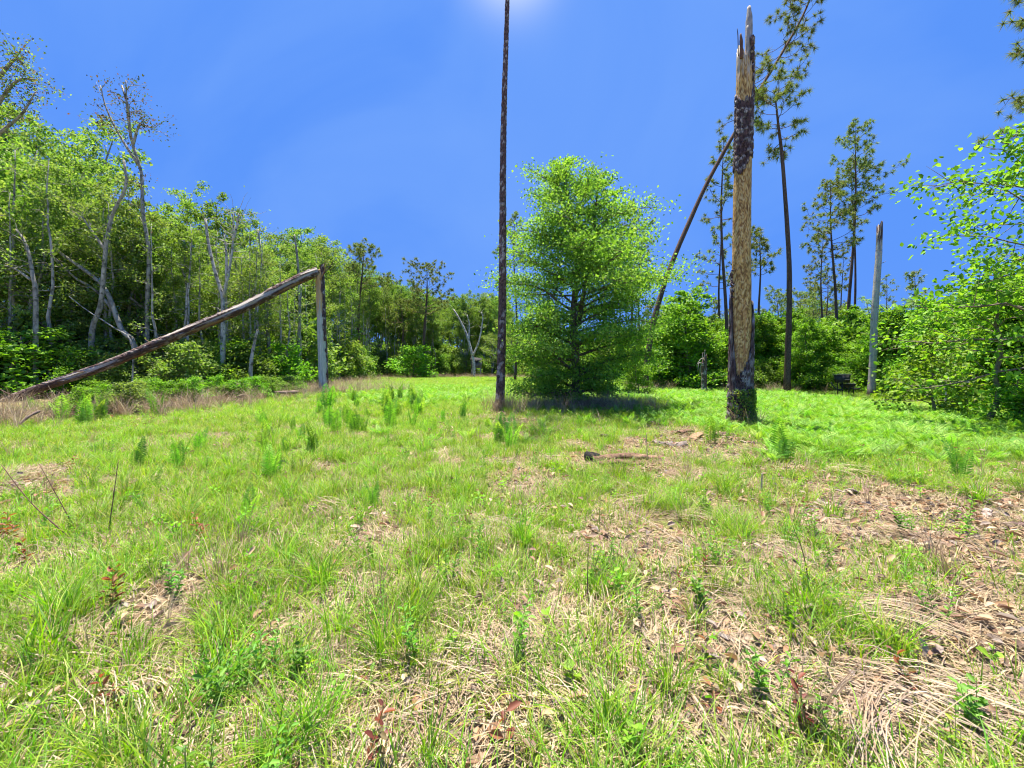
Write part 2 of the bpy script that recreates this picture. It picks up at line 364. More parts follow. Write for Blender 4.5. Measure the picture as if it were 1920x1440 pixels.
# ================================================================== the big dead snag right of centre
o = G(1387, 10.5)
snag = thing('dead_pine_snag', 'tall broken dead pine trunk with tan stripped wood and a dark bark collar', 'dead tree', o)
scx = lambda z: (.012*z+.02*np.sin(z*.9), 0.02*np.sin(z*.7+1)); srad = lambda z: np.interp(z, [-.3, 0, .4, 4, 8, 10.8], [.33, .27, .245, .215, .188, .175])
def wood_disp(U, z):
    return .010*(fbm(np.stack([np.cos(U*6.283)*9, np.sin(U*6.283)*9, z*1.3], -1), 5)-.5)*2 + .010*(vnoise(np.stack([np.cos(U*6.283)*3, np.sin(U*6.283)*3, z*5], -1), 6)-.5)
def wood_col(U, z):
    g = fbm(np.stack([np.cos(U*6.283)*12, np.sin(U*6.283)*12, z*2.0], -1), 7)[..., None]
    sp = fbm(np.stack([np.cos(U*6.283)*10, np.sin(U*6.283)*13, z*24], -1), 8)[..., None]
    tan = np.array([.54, .34, .125])*(.75+.6*g); tan = np.where(sp > .55, np.array([.24, .13, .055]), tan); tan = np.where(sp < .38, np.array([.70, .53, .27]), tan)
    red = np.array([.34, .17, .08])*(.6+.8*g); m = (np.clip((g-.52)*6, 0, 1)*np.clip((3.6-z[..., None])/1.2, 0, 1)); tan = tan*(1-m)+red*m
    grey = np.array([.46, .44, .43])*(.6+.8*g); k = np.clip((z-9.0)/.5+(g[..., 0]-.5)*3, 0, 1)[..., None]
    return tan*(1-k)+grey*k
m = MB(); shell(m, scx, srad, -.3, 9.7, 48, 260, wood_col, wood_disp, ztop=lambda u: ustep(u, [(0, 9.35), (.12, 9.5), (.25, 9.9), (.4, 9.6), (.55, 9.45), (.62, 9.7), (.68, 9.35), (.74, 9.5), (.8, 9.1), (.86, 9.3), (.93, 9.8)])+.14*(rng(4).random(48)-.5))
m.build('stripped_trunk', M_wood, snag)
bd, bc = bark_fn(15, 15, .035, 21, (.03, .022, .025), (.12, .08, .085), (.36, .33, .34))
m = MB(); shell(m, scx, lambda z: srad(z)+.012, 6.6, 8.3, 72, 90, bc, bd, .03, zbot=lambda u: ustep(u, [(0, 6.85), (.2, 6.5), (.5, 6.6), (.62, 6.35), (.7, 6.45), (.78, 6.75), (.9, 6.95)])+.12*(rng(1).random(72)-.5), ztop=lambda u: ustep(u, [(0, 8.9), (.06, 9.0), (.2, 8.6), (.5, 8.45), (.62, 8.25), (.7, 8.3), (.8, 8.25), (.9, 8.7)])+.16*(rng(2).random(72)-.5))
tag(m.build('bark_collar', M_bark, snag), 'dark scaly bark still on near the top')
m = MB(); shell(m, scx, lambda z: srad(z)+.04, -.25, 1.5, 72, 110, bc, bd, .03, ztop=lambda u: ustep(u, [(0, 3.2), (.1, 3.4), (.25, 3.0), (.42, 3.1), (.49, 3.5), (.56, 2.0), (.62, 1.25), (.7, 1.45), (.78, 1.7), (.86, 2.4), (.93, 3.0)])+.16*(rng(3).random(72)-.5))
tag(m.build('bark_sleeve', M_bark, snag), 'dark bark round the foot, higher on its far side')
def plate_strip(u0, u1, z0, z1, seed, off=.03, rows=50, cols=10, rag=.04):
    m = MB(); r = rng(seed); U, V = np.meshgrid(np.linspace(0, 1, cols), np.linspace(0, 1, rows)); z = z0+(z1-z0)*V
    uu = u0+(u1-u0)*(U)+(vnoise(np.stack([V*9, U*0, U*0+seed], -1), seed)-.5)*rag*2; d = bd(np.mod(uu, 1), z)
    rr = srad(z)+off+d; c = scx(z); pt = np.stack([c[0]+rr*np.cos(uu*2*pi), c[1]+rr*np.sin(uu*2*pi), z], -1)
    rr2 = srad(z)-.01; p2 = np.stack([c[0]+rr2*np.cos(uu*2*pi), c[1]+rr2*np.sin(uu*2*pi), z], -1)
    i = np.arange(rows-1)[:, None]*cols+np.arange(cols-1)[None]; q = np.stack([i, i+1, i+cols+1, i+cols], -1).reshape(-1, 4)
    n = rows*cols; e1 = np.arange(rows-1)*cols; e2 = e1+cols-1; t1 = np.arange(cols-1); t2 = t1+(rows-1)*cols
    side = [np.stack([e1, e1+cols, n+e1+cols, n+e1], -1), np.stack([e2, n+e2, n+e2+cols, e2+cols], -1), np.stack([t1, n+t1, n+t1+1, t1+1], -1), np.stack([t2, t2+1, n+t2+1, n+t2], -1)]
    m.add(np.vstack([pt.reshape(-1, 3), p2.reshape(-1, 3)]), [q]+side, np.vstack([bc(np.mod(uu, 1), z).reshape(-1, 3)]*2)); return m
plate_strip(.83, 1.04, 9.0, 9.9, 11).build('bark_plate', M_bark, snag)
plate_strip(.90, 1.04, 8.3, 9.15, 12).build('bark_plate', M_bark, snag)
plate_strip(.46, .52, 3.3, 4.0, 13).build('bark_plate', M_bark, snag)
def spire(pts, w, th, col, seed):
    m = MB(); p = spline(pts, 14); r = rng(seed); t = np.linspace(0, 1, 14)
    tube(m, p, 1.0, 6, col, cap=True, jit=.15, seed=seed); v = m.v[0].reshape(14, 6, 3); cc = p[:, None]
    v[:] = cc+(v-cc)*np.stack([np.interp(t, [0, .6, 1], [w, w*.9, w*.35]), np.full(14, th), np.full(14, .01)], -1)[:, None]; m.v[0] = v.reshape(-1, 3); return m
GREYW = (.36, .34, .335)
spire([(.19, -.06, 9.2), (.20, -.05, 9.9), (.23, -.02, 10.4), (.235, 0, 10.72)], .10, .05, GREYW, 1).build('splinter', M_wood, snag)
spire([(.12, -.12, 9.2), (.13, -.12, 9.7), (.14, -.1, 10.15)], .05, .03, GREYW, 2).build('splinter', M_wood, snag)
spire([(-.04, -.14, 9.3), (-.04, -.14, 9.7), (-.05, -.13, 9.92)], .045, .03, (.16, .09, .07), 3).build('splinter', M_wood, snag)
spire([(-.08, -.08, 9.4), (-.09, -.08, 9.9), (-.11, -.08, 10.1)], .012, .01, (.12, .08, .07), 4).build('splinter', M_wood, snag)

# ================================================================== the tall living pine with its crown above the picture
o = G(937, 14.5)
tall = thing('pine_tree', 'tall straight dark pine trunk standing alone in the middle of the clearing', 'pine tree', o)
tcx = lambda z: (.0168*z+.03*np.sin(z*.5), 0.02*np.sin(z*.4)); trad = lambda z: np.interp(z, [-.3, 0, .5, 6, 14.4, 20], [.27, .20, .155, .125, .072, .03])
bd2, bc2 = bark_fn(7, 7, .022, 33, (.045, .03, .035), (.15, .095, .095), (.36, .31, .33))
m = MB(); shell(m, tcx, lambda z: trad(z)-.006, -.3, 20, 28, 520, bc2, bd2); m.build('trunk', M_bark, tall)
_, cm = pine(77, 21, .05, .80, lambda u: 3.0*(1-u)**.6+.5, 26, 9, .26, .012, 40, path=np.stack([np.array([tcx(z)[0], tcx(z)[1], z]) for z in np.linspace(0, 21, 22)]))
_.build('branches', M_bark, tall); cm.build('crown', M_needle, tall, smooth=False)

# ================================================================== the snapped pine on the left, its top hinged down to the ground
o = G(607, 23.2); oo = o
bp_ = thing('snapped_pine', 'snapped pine with its top hinged down like a leaning beam to the ground', 'dead tree', o)
kx = lambda z: (-.035*z, 0*z); krad = lambda z: np.interp(z, [-.3, 0, 3, 7.2], [.29, .24, .225, .215])
bd3, bc3 = bark_fn(9, 6, .03, 41, (.05, .03, .035), (.13, .08, .08), (.34, .29, .28))
def kw(U, z):
    g = fbm(np.stack([np.cos(U*6.283)*8, np.sin(U*6.283)*8, z*1.2], -1), 17)[..., None]
    a = np.array([.56, .37, .19])*(.5+g); b = np.array([.56, .56, .54])*(.6+.7*g); kk = np.clip((z-4.4)/.9+(g[..., 0]-.5)*4, 0, 1)[..., None]
    return b*(1-kk)+a*kk
m = MB(); shell(m, kx, krad, -.3, 7, 36, 160, kw, wood_disp, ztop=lambda u: ustep(u, [(0, 7.2), (.2, 7.1), (.5, 6.6), (.7, 6.9), (.85, 7.0)])+.25*(rng(8).random(36)-.5)); m.build('standing_trunk', M_wood, bp_)
def kstrip(u0, u1, z0, z1, seed, rows=120, cols=16):
    m = MB(); U, V = np.meshgrid(np.linspace(0, 1, cols), np.linspace(0, 1, rows)); z = z0+(z1-z0)*V
    uu = u0+(u1-u0)*U+(fbm(np.stack([V*12, U*0, U*0], -1), seed)-.5)*.14; d = bd3(np.mod(uu, 1), z); rr = krad(z)+.028+d; c = kx(z)
    def pt(r_): return np.stack([c[0]+r_*np.cos(uu*2*pi), r_*np.sin(uu*2*pi), z], -1).reshape(-1, 3)
    i = np.arange(rows-1)[:, None]*cols+np.arange(cols-1)[None]; q = np.stack([i, i+1, i+cols+1, i+cols], -1).reshape(-1, 4)
    n = rows*cols; e1 = np.arange(rows-1)*cols; e2 = e1+cols-1; t1 = np.arange(cols-1); t2 = t1+(rows-1)*cols
    side = [np.stack([e1, e1+cols, n+e1+cols, n+e1], -1), np.stack([e2, n+e2, n+e2+cols, e2+cols], -1), np.stack([t1, n+t1, n+t1+1, t1+1], -1), np.stack([t2, t2+1, n+t2+1, n+t2], -1)]
    m.add(np.vstack([pt(rr), pt(rr*0+krad(z)-.02)]), [q]+side, np.vstack([bc3(np.mod(uu, 1), z).reshape(-1, 3)]*2)); return m
kstrip(-.12, .30, 3.0, 7.3, 5).build('bark', M_bark, bp_)
kstrip(-.03, .34, -.2, 3.0, 6).build('bark', M_bark, bp_)
# fallen part: built along local axis then turned in the mesh itself
A = P(596, 508, 23.1)-oo; B = P(12, 752, 17.4)-oo; ax = B-A; Ln = np.linalg.norm(ax); ax = ax/Ln
sx = nrm(np.cross(ax, [0, 0, 1])); sy = np.cross(sx, ax)
m = MB(); lr = lambda z: np.interp(z, [0, .5, Ln*.5, Ln], [.20, .25, .205, .14])
bd4, bc4 = bark_fn(9, 6, .05, 51, (.03, .02, .022), (.11, .07, .065), (.26, .21, .20))
def lcol(U, z):
    n = fbm(np.stack([np.cos(U*6.283)*1.6, np.sin(U*6.283)*1.6, z*.55], -1), 23); g = fbm(np.stack([np.cos(U*6.283)*9, np.sin(U*6.283)*9, z*1.5], -1), 24)[..., None]
    w = np.array([.48, .44, .40])*(.5+.9*g); rd = np.array([.27, .12, .07])*(.5+g); s = np.sin(U*6.283)          # which side is up
    k = np.clip((n-.595)*18, 0, 1)[..., None]*np.clip(s+1.0, 0, 1)[..., None]; k2 = np.clip((n-.51)*12, 0, 1)[..., None]*np.clip(-s-.1, 0, 1)[..., None]
    c = bc4(U, z); c = c*(1-k2)+rd*k2; return c*(1-k)+w*k
def ldisp(U, z):
    n = fbm(np.stack([np.cos(U*6.283)*1.6, np.sin(U*6.283)*1.6, z*.55], -1), 23); k = np.clip((n-.595)*18, 0, 1); return bd4(U, z)*(1-k)-.02*k
shell(m, lambda z: (.10*np.sin(z*.35), .26*np.sin(z/Ln*pi)*-1+.04*np.sin(z*1.1)), lr, 0, Ln, 40, 420, lcol, ldisp, ztop=lambda u: Ln+.5*(rng(9).random(40)-.5))
v = m.v[0]; m.v[0] = A+v[:, :1]*(-sx)+v[:, 1:2]*sy+v[:, 2:]*ax; ft = m.build('fallen_trunk', M_wood, bp_)
for k, (z_, a_, l_) in enumerate([(2.2, 1.2, .25), (5.1, -.8, .3), (8.3, 1.9, .22), (11.0, .3, .35), (13.4, 1.5, .3), (14.6, -1.2, .25)]):
    c_ = A+ax*z_+sy*(-.26*math.sin(z_/Ln*pi)); d_ = -sx*cos(a_)+sy*sin(a_)+ax*.5; m = MB(); tube(m, np.stack([c_, c_+d_*(.2+l_*.4), c_+d_*(.2+l_)+np.array([0, 0, .04])]), [.035, .025, .012], 5, (.14, .09, .08), jit=.3, seed=k); m.build('branch_stub', M_wood, bp_)
for k, (a, b, w) in enumerate([((-.2, -.15, 6.2), (-.55, -.2, 7.15), .05), ((-.1, -.2, 6.4), (.35, -.2, 7.55), .04), ((.05, -.15, 6.7), (.62, -.15, 7.42), .035), ((-.3, -.2, 6.9), (-.62, -.2, 6.0), .05), ((-.35, 0, 7.0), (-1.0, -.1, 6.1), .03), ((0, .1, 6.9), (.15, 0, 7.6), .04)]):
    a, b = np.array(a), np.array(b); m = MB(); mid = (a+b)/2+rng(k).normal(size=3)*.05; p = spline([a, mid, b], 8); tube(m, p, w*np.linspace(1, .2, 8), 5, (.30, .17, .09) if k % 2 else (.12, .08, .07), jit=.3, seed=k); m.build('splinter', M_wood, bp_)

# ================================================================== pale broken snag on the right
o = G(1633, 21.1)
gs = thing('bare_snag', 'pale grey barkless snag leaning slightly, standing between the grill and green saplings', 'dead tree', o)
grad = lambda z: np.interp(z, [-.3, 0, 1, 9], [.23, .19, .165, .125])
def gcol(U, z):
    g = fbm(np.stack([np.cos(U*6.283)*5, np.sin(U*6.283)*5, z*1.0], -1), 61)[..., None]; c = np.array([.50, .46, .42])*(.6+.75*g)
    db = fbm(np.stack([np.cos(U*6.283)*2, np.sin(U*6.283)*2, z*1.2], -1), 62); k = (np.clip((z-7.3)*1.2, 0, 1)*np.clip((db-.42)*9, 0, 1)+np.clip((.45-z)*4, 0, 1)*.9)[..., None]
    ring = (np.abs(np.mod(z*1.15+.25*np.sin(z*3), 1)-.5) < .018)[..., None]; c = np.where(ring, c*.55, c)
    return c*(1-np.clip(k, 0, 1))+np.array([.09, .055, .05])*np.clip(k, 0, 1)
m = MB(); shell(m, lambda z: (.05*z+.03*np.sin(z), .02*np.sin(z*.8)), grad, -.3, 8.9, 24, 220, gcol, wood_disp, ztop=lambda u: ustep(u, [(0, 9.0), (.3, 8.8), (.55, 8.3), (.75, 8.9)])+.2*(rng(7).random(24)-.5)); m.build('trunk', M_wood, gs)
for k, (z, az, l) in enumerate([(4.6, 3.3, .25), (6.8, 0, .2), (3.9, 3.0, .22), (5.7, -.4, .18), (2.6, .1, .3)]):
    m = MB(); c = np.array([.05*z, 0, z]); d = np.array([cos(az), -.3, .3]); tube(m, np.stack([c, c+d*(.15+l*.5), c+d*(.15+l)+[0, 0, .05]]), [.02, .015, .006], 5, (.3, .27, .24)); m.build('branch_stub', M_wood, gs)

# small shredded stump
o = G(1320, 23.2)
st = thing('broken_stump', 'short dark stump with a shredded grey top in front of a round leafy tree', 'stump', o)
bd5, bc5 = bark_fn(6, 8, .02, 71)
m = MB(); shell(m, lambda z: (.01*z, 0*z), lambda z: np.interp(z, [-.2, 0, .5, 2.3], [.2, .165, .14, .12]), -.2, 2.2, 24, 80, bc5, bd5, ztop=lambda u: ustep(u, [(0, 2.3), (.3, 2.0), (.5, 1.7), (.75, 2.1)])+.2*(rng(6).random(24)-.5)); m.build('trunk', M_bark, st)
for k, (a, b, c) in enumerate([((-.1, -.1, 1.7), (-.35, -.15, 1.75), (-.42, -.15, 1.25)), ((-.08, -.1, 1.6), (-.25, -.15, 1.6), (-.3, -.15, 1.0)), ((0, -.1, 1.9), (-.2, -.1, 2.0), (-.48, -.1, 1.6)), ((.02, 0, 2.0), (.02, -.05, 2.2), (.03, -.05, 2.5)), ((-.05, -.05, 1.9), (-.1, -.05, 2.1), (-.08, -.05, 2.35))]):
    m = MB(); tube(m, spline([a, b, c], 8), np.linspace(.035, .01, 8), 5, (.38, .34, .32), jit=.3, seed=k); m.build('shred', M_wood, st)

# ================================================================== hero pines (right)
def world_path(px_pts, d, base, n=26, dd=0):
    m = len(px_pts); return spline([P(a, b, d+dd*i/(m-1))-base for i, (a, b) in enumerate(px_pts)], n)
d = 25.5; o = G(1210, d); pth = world_path([(1210, 736), (1212, 690), (1222, 620), (1240, 550), (1265, 480), (1295, 410), (1325, 345), (1360, 280), (1386, 235), (1420, 175), (1460, 110), (1500, 40), (1522, -10), (1545, -70), (1560, -120)], d, o, 40)
tm, cm = pine(101, 18, .18, .60, lambda u: 3.9*(1-u)**.35*(.5+u*.8), 38, 11, .32, .028, 50, path=pth, upr=(-.35, .7), dead=.0)
t = make_tree('bent_pine', 'slender pine bowed over to the right behind the tall dead snag', 'pine tree', o, tm, cm, bmat=M_bark, lmat=M_needle)
d = 23.2; o = G(1475, d); pth = world_path([(1475, 741), (1478, 640), (1480, 560), (1479, 480), (1473, 380), (1466, 290), (1460, 240), (1455, 195), (1452, 172)], d, o, 26)
tm, cm = pine(102, 17, .17, .64, lambda u: 3.6*(1-u)**.4*(.5+u*.4), 19, 10, .32, .028, 50, path=pth, upr=(0, .7))
make_tree('sparse_pine', 'thin dark pine with a sparse tufted crown, right of the tall dead snag', 'pine tree', o, tm, cm, bmat=M_bark, lmat=M_needle)
def far_pine(label, seed, base_px, d, top, topx, cb, Rm, nprim, ntuft, r0, name='pine_tree', nl=.3, nn=20, wd=.03, shp=None, group=None, basey=None):
    o = G(base_px, d); H = CH+(HZ-top)/F*d; dx = (topx-base_px)/F*d; r = rng(seed)
    t = np.linspace(0, 1, 18); pth = np.column_stack([dx*t+.15*np.sin(t*7+seed), .1*np.sin(t*5+seed), H*t]); pth[:, 0] -= pth[0, 0]
    nn = int(nn*1.3); wd *= 1.5; ntuft = int(ntuft*1.35)
    tm, cm = pine(seed, H, r0, cb, (lambda u: Rm*(.25+.75*np.sin(min(1, (u*.8+.25))*pi)**.8)*(1-.22*u)) if shp is None else shp, nprim, ntuft, nl, wd, nn, path=pth, upr=(.05, .95))
    return make_tree(name, label, 'pine tree', o, tm, cm, group, bmat=M_bark, lmat=M_needle)
far_pine('tall thin pine whose crown peeks out left of the big snag, taller of two', 201, 1362, 29, 262, 1353, .66, 1.8, 22, 7, .15)
far_pine('shorter thin pine right behind the big snag with a crown at half its height', 202, 1357, 34, 425, 1350, .60, 2.0, 18, 8, .13)
far_pine('thin pine just right of the big snag with a small bushy crown', 203, 1431, 30, 432, 1424, .70, 1.6, 18, 8, .12)
far_pine('tallest far pine with a dense two-tier crown left of the pale snag', 204, 1587, 34, 232, 1608, .64, 2.6, 34, 11, .155)
far_pine('far pine standing close against the tallest far one, crown slightly lower', 205, 1600, 36, 300, 1598, .70, 2.2, 24, 9, .125)
far_pine('pine with a wide round crown left of the tallest far pine', 206, 1566, 33, 343, 1556, .66, 2.6, 32, 9, .15)
far_pine('small far pine with a narrow crown behind the grill', 207, 1541, 42, 438, 1541, .60, 2.0, 24, 8, .13)
far_pine('small far pine with scant tufts beside the thick far trunk', 208, 1580, 50, 470, 1580, .45, 1.8, 20, 6, .12)
far_pine('low far pine with drooping tufts over the green saplings', 209, 1553, 48, 500, 1552, .45, 2.6, 24, 7, .12)
far_pine('round-topped pine seen over the saplings left of the thin dark pine', 210, 1458, 40, 548, 1458, .62, 2.5, 20, 9, .12)
far_pine('flat-topped pine over the saplings right of the thin dark pine', 211, 1500, 44, 552, 1502, .6, 2.6, 20, 9, .12)
far_pine('far pine rising behind the right flank of the bushy oak', 212, 1178, 38, 380, 1182, .62, 2.0, 24, 9, .15)
far_pine('far pine with its crown peeking out behind the left flank of the oak', 213, 966, 44, 402, 964, .66, 1.9, 22, 9, .15)
far_pine('slim far pine with sparse tufts between the oak and the bent pine', 214, 1198, 45, 470, 1203, .5, 2.0, 22, 6, .12)
far_pine('large umbrella-crowned pine rising out of the wood behind the snapped pine', 215, 672, 52, 468, 682, .70, 3.9, 26, 12, .25, wd=.04, nl=.38, shp=lambda u: 3.9*max(.1, 1-u*u)**.5)
far_pine('round open-crowned pine alone above the far wood, left of the tall trunk', 216, 797, 60, 503, 801, .56, 4.6, 30, 12, .27, wd=.045, nl=.4, shp=lambda u: 4.6*max(.1, 1-u*u)**.5*(.6+min(.4, u*2)))
far_pine('mid-height pine in the far wood with its crown just over the treetops', 217, 756, 62, 565, 752, .6, 3.4, 22, 9, .2, wd=.05, nl=.4)
far_pine('tall pine at the extreme right, tufted boughs reaching in above the broadleaf tree', 218, 2010, 15, -110, 1985, .60, 2.6, 26, 9, .2, wd=.016, nl=.28, nn=34)
r = rng(500)
for k in (0, 2, 4, 6, 7, 9, 11, 13, 14):   # thin far pines on the right and centre
    px = [1240, 1262, 1290, 1300, 1345, 1415, 1440, 1520, 1625, 1665, 1690, 1720, 1760, 1150, 1222, 1800][k]; dd_ = r.uniform(46, 70); top = [585, 572, 560, 590, 560, 575, 590, 520, 565, 520, 540, 505, 480, 520, 560, 470][k]+r.normal()*8
    far_pine('thin far pine standing among others behind the green saplings', 520+k, px, dd_, top, px+r.normal()*4, .66, 2.0, 14, 6, .13, nn=14, wd=.05, nl=.4, group='thin far pines behind the saplings')

# ================================================================== bushy oak in the centre
o = G(1078, 15.8)
def Roak(u): return np.interp(u, [0, .1, .25, .4, .5, .6, .72, .85, .95, 1], [1.5, 2.1, 2.6, 3.2, 3.15, 2.5, 1.9, 1.2, .6, .25])
def asy(az, u): return 1.0+.20*cos(az)*(1 if .36 < u < .6 else 0)-.12*(u < .2)*cos(az)
OAKC = [(.11, .24, .03), (.17, .33, .04), (.25, .43, .06), (.32, .48, .09)]
opath = spline([(0, 0, 0), (.05, 0, 1.5), (-.05, .1, 3.5), (.1, 0, 5.5), (-.2, 0, 7.6), (-.55, 0, 9.35)], 20)
tm, cm = broadleaf(27, 9.4, .17, .015, Roak, 92, 22, 84, .095, OAKC, up=(.12, 1.1), flat=.42, bark=(.16, .13, .11), path=opath, asym=asy, sparse_top=.62)
sec = spline([(.1, 0, 3.2), (.5, 0, 5.2), (.75, 0, 7.2), (.95, 0, 9.0)], 12)
tm2, cm2 = broadleaf(8, 9, .09, .25, lambda u: 1.8*(1-u)+.4, 30, 10, 44, .10, OAKC, up=(.3, 1.0), flat=.4, bark=(.16, .13, .11), path=sec, sink=0, sparse_top=.3)
for a, b in ((tm, tm2), (cm, cm2)):
    for v, c in zip(b.v, b.c): a.v.append(v); a.c.append(c)
    for f in b.f: a.f.append(f+a.n)
    a.n += b.n
oak = make_tree('bushy_oak', 'large bright green bushy oak leafy down to the ground in the clearing', 'tree', o, tm, cm, bmat=M_pale)

# ================================================================== large-leaved tree at the right edge
o = np.array([12.1, 8.8, float(gz(12.1, 8.8))])
BRT = [(.14, .31, .02), (.21, .41, .03), (.29, .49, .05), (.10, .22, .02)]
def Rr(u): return np.interp(u, [0, .3, .6, .85, 1], [3.1, 3.5, 2.7, 1.6, .6])
tm, cm = broadleaf(17, 6.3, .08, .26, Rr, 44, 13, 20, .115, BRT, up=(-.02, .8), flat=.6, bark=(.2, .17, .14), fine=True, leafup=1.0, asym=lambda az, u: 1-(.42 if u < .42 else .08)*max(0, -cos(az)))
make_tree('broadleaf_tree', 'broad-leaved bright green tree at the right edge, branches reaching over saplings', 'tree', o, tm, cm)
o = G(1745, 12.5); tm, cm = broadleaf(18, 2.4, .03, .12, lambda u: 1.1*(1-u)+.3, 22, 8, 16, .12, BRT, up=(.1, .8), flat=.6, bark=(.2, .17, .14), fine=True, leafup=1.0)
make_tree('broadleaf_sapling', 'low broad-leaved sapling in front of the right edge tree', 'sapling', o, tm, cm)
o = np.array([8.5, 9.3, 0]); tm, cm = broadleaf(19, 3.9, .05, .45, lambda u: 1.7*(1-u*.7), 14, 9, 12, .12, BRT, up=(.1, .8), flat=.5, bark=(.2, .17, .14), fine=True, leafup=1.0)
make_tree('broadleaf_sapling', 'slender arching sapling with large leaves right of the pale snag', 'sapling', G(1850, 10.5), tm, cm)

# ================================================================== traced pale trunks along the left wood
def traced(label, pts, d, r0, name='leaning_tree', cat='tree', crown=0, seed=0, col=PALE, subs=(), dd=0, leaf=GREEN_W, ls=.16, nl=9, group=None, twigs=True):
    d = d+5 if d < 20 and pts[0][0] < 500 else d+2.5 if d < 28 and pts[0][0] < 500 else d; r0 = r0*.82 if pts[0][0] < 500 else r0
    base = P(*pts[0], d); o = np.array([base[0], d, float(gz(base[0], d))])
    n = 22; ps = [(pts[0][0]+(pts[0][0]-pts[1][0])*.2, 0)]+list(pts)
    W_ = [P(a, b, d+dd*i/max(1, len(pts)-1))-o for i, (a, b) in enumerate(pts)]
    g0 = W_[0].copy(); g0[2] = -.2; W_ = ([g0] if W_[0][2] > .15 else [])+W_
    p = spline(W_, n); t = np.linspace(0, 1, n); tm, cm = MB(), MB(); r = rng(seed+900)
    tube(tm, p, r0*(1-.65*t)+.008, 8, col, jit=.15, seed=seed)
    lim = [(p, 0)]
    for sp in subs:
        q = spline([P(a, b, d)-o for a, b in sp], 12); tube(tm, q, r0*.6*(1-.75*np.linspace(0, 1, 12))+.006, 6, col, jit=.15, seed=seed+1); lim.append((q, 1))
    C, D = [], []
    if twigs:
        for q, _ in lim:
            for j in range(12):
                s = interp(q, .35+.65*r.random()); dr = nrm(rdir(r, 1)[0]*np.array([1, 1, .6])+nrm(q[-1]-q[0])*.6); l = .5+1.0*r.random()
                w = s+dr*np.linspace(0, 1, 5)[:, None]*l+np.cumsum(r.normal(size=(5, 3))*.05, 0); tube(tm, w, np.linspace(.02, .005, 5), 4, col, cap=False)
                if crown:
                    k = int(nl*crown*(.5+r.random())); f = r.random(k)**.6; C.append(np.array([interp(w, x) for x in f]).reshape(-1, 3)+r.normal(size=(k, 3))*.22); D.append(np.tile(dr, (k, 1)))
    if C and sum(len(c) for c in C):
        C = np.concatenate(C); D = np.concatenate(D); k = len(C); ln = ls*(.6+.7*r.random(k)); leaves(cm, C, nrm(D+rdir(r, k)), nrm(rdir(r, k)+[0, 0, .7]), ln, ln*.6, pal(r, k, leaf))
    return make_tree(name, label, cat, o, tm, cm if cm.n else None, group)
RUST = [(.08, .13, .03), (.12, .09, .05), (.17, .08, .06), (.06, .11, .02)]
traced('stout pale trunk leaning left across a forked one in the left wood', [(252, 648), (228, 618), (206, 560), (188, 530), (150, 500), (118, 478), (95, 455)], 17, .17, seed=1, crown=.5, subs=[[(215, 585), (180, 545), (140, 520), (100, 480)]])
traced('mottled upright pale trunk crossing the stout leaning one in the left wood', [(172, 625), (188, 575), (195, 505), (200, 450), (212, 400), (236, 350), (232, 300)], 16.4, .15, 'pale_trunk', seed=2, crown=1, subs=[[(198, 470), (170, 430), (150, 400)]])
traced('tall thin tree with reddish sparse leaves sticking out above the left wood', [(276, 612), (277, 540), (279, 470), (268, 400), (266, 330), (255, 290), (244, 250), (240, 200), (228, 160)], 18, .13, 'spindly_tree', seed=3, crown=2.2, leaf=RUST, ls=.13, subs=[[(260, 310), (225, 255), (200, 205), (188, 160)], [(246, 260), (238, 200), (236, 150)], [(250, 270), (262, 235), (285, 240)]])
traced('white forked bare tree standing at the edge of the left wood', [(418, 655), (418, 590), (417, 555), (402, 505), (390, 450), (385, 410)], 21, .17, 'forked_tree', seed=4, crown=.2, col=(.46, .45, .42), subs=[[(418, 560), (430, 505), (437, 450), (437, 400)], [(437, 450), (445, 420), (448, 400)], [(425, 530), (424, 470), (420, 440)]])
traced('thin bare trunk leaning left, next to the white forked tree', [(297, 638), (282, 600), (258, 540), (236, 512)], 19, .07, seed=5, crown=.2)
traced('slim grey trunk rising straight through the left wood foliage', [(262, 640), (279, 590), (281, 520), (273, 460), (262, 400)], 19.6, .11, 'pale_trunk', seed=6, crown=.8, leaf=GREEN_D)
traced('pale kinked trunk near the left edge of the photograph', [(67, 560), (62, 520), (55, 480), (45, 450), (30, 430)], 15, .12, 'pale_trunk', seed=7, crown=.8, subs=[[(58, 525), (30, 505), (0, 495)]])
traced('short barkless stub leaning right at the foot of the left wood', [(470, 698), (472, 670), (478, 640), (483, 618)], 21, .15, 'leaning_stub', 'stump', seed=8, twigs=False, col=(.46, .43, .42))
traced('thin fallen branch slanting up out of the left undergrowth', [(247, 645), (210, 612), (165, 583), (130, 556)], 16, .04, 'fallen_branch', 'branch', seed=9, col=(.5, .47, .42), twigs=False)
traced('pale slim trunk close behind the snapped pine, left side', [(560, 650), (562, 590), (560, 520), (556, 470), (552, 440)], 27, .12, 'pale_trunk', seed=10, crown=.8)
traced('pair of grey trunks in the wood behind the fallen beam', [(452, 640), (450, 600), (447, 540), (440, 480)], 25, .14, 'pale_trunk', seed=11, crown=.7, subs=[[(463, 650), (464, 600), (468, 520)]])
traced('whitish trunk left of the snapped pine, top lost in leaves', [(504, 650), (500, 600), (498, 540), (490, 480), (484, 430)], 27, .12, 'pale_trunk', seed=12, crown=1)
traced('bare silver tree forking beside the hunting blind', [(889, 706), (888, 680), (884, 660), (874, 625), (860, 596), (850, 580)], 62, .28, 'forked_tree', seed=13, col=(.55, .53, .5), crown=.1, subs=[[(886, 668), (898, 640), (905, 600), (903, 585)], [(878, 640), (880, 610), (876, 590)]])
traced('straight pale branch lying low against the saplings at right', [(1775, 713), (1810, 716), (1845, 722)], 14.5, .03, 'fallen_branch', 'branch', seed=14, col=(.5, .5, .46), twigs=False)
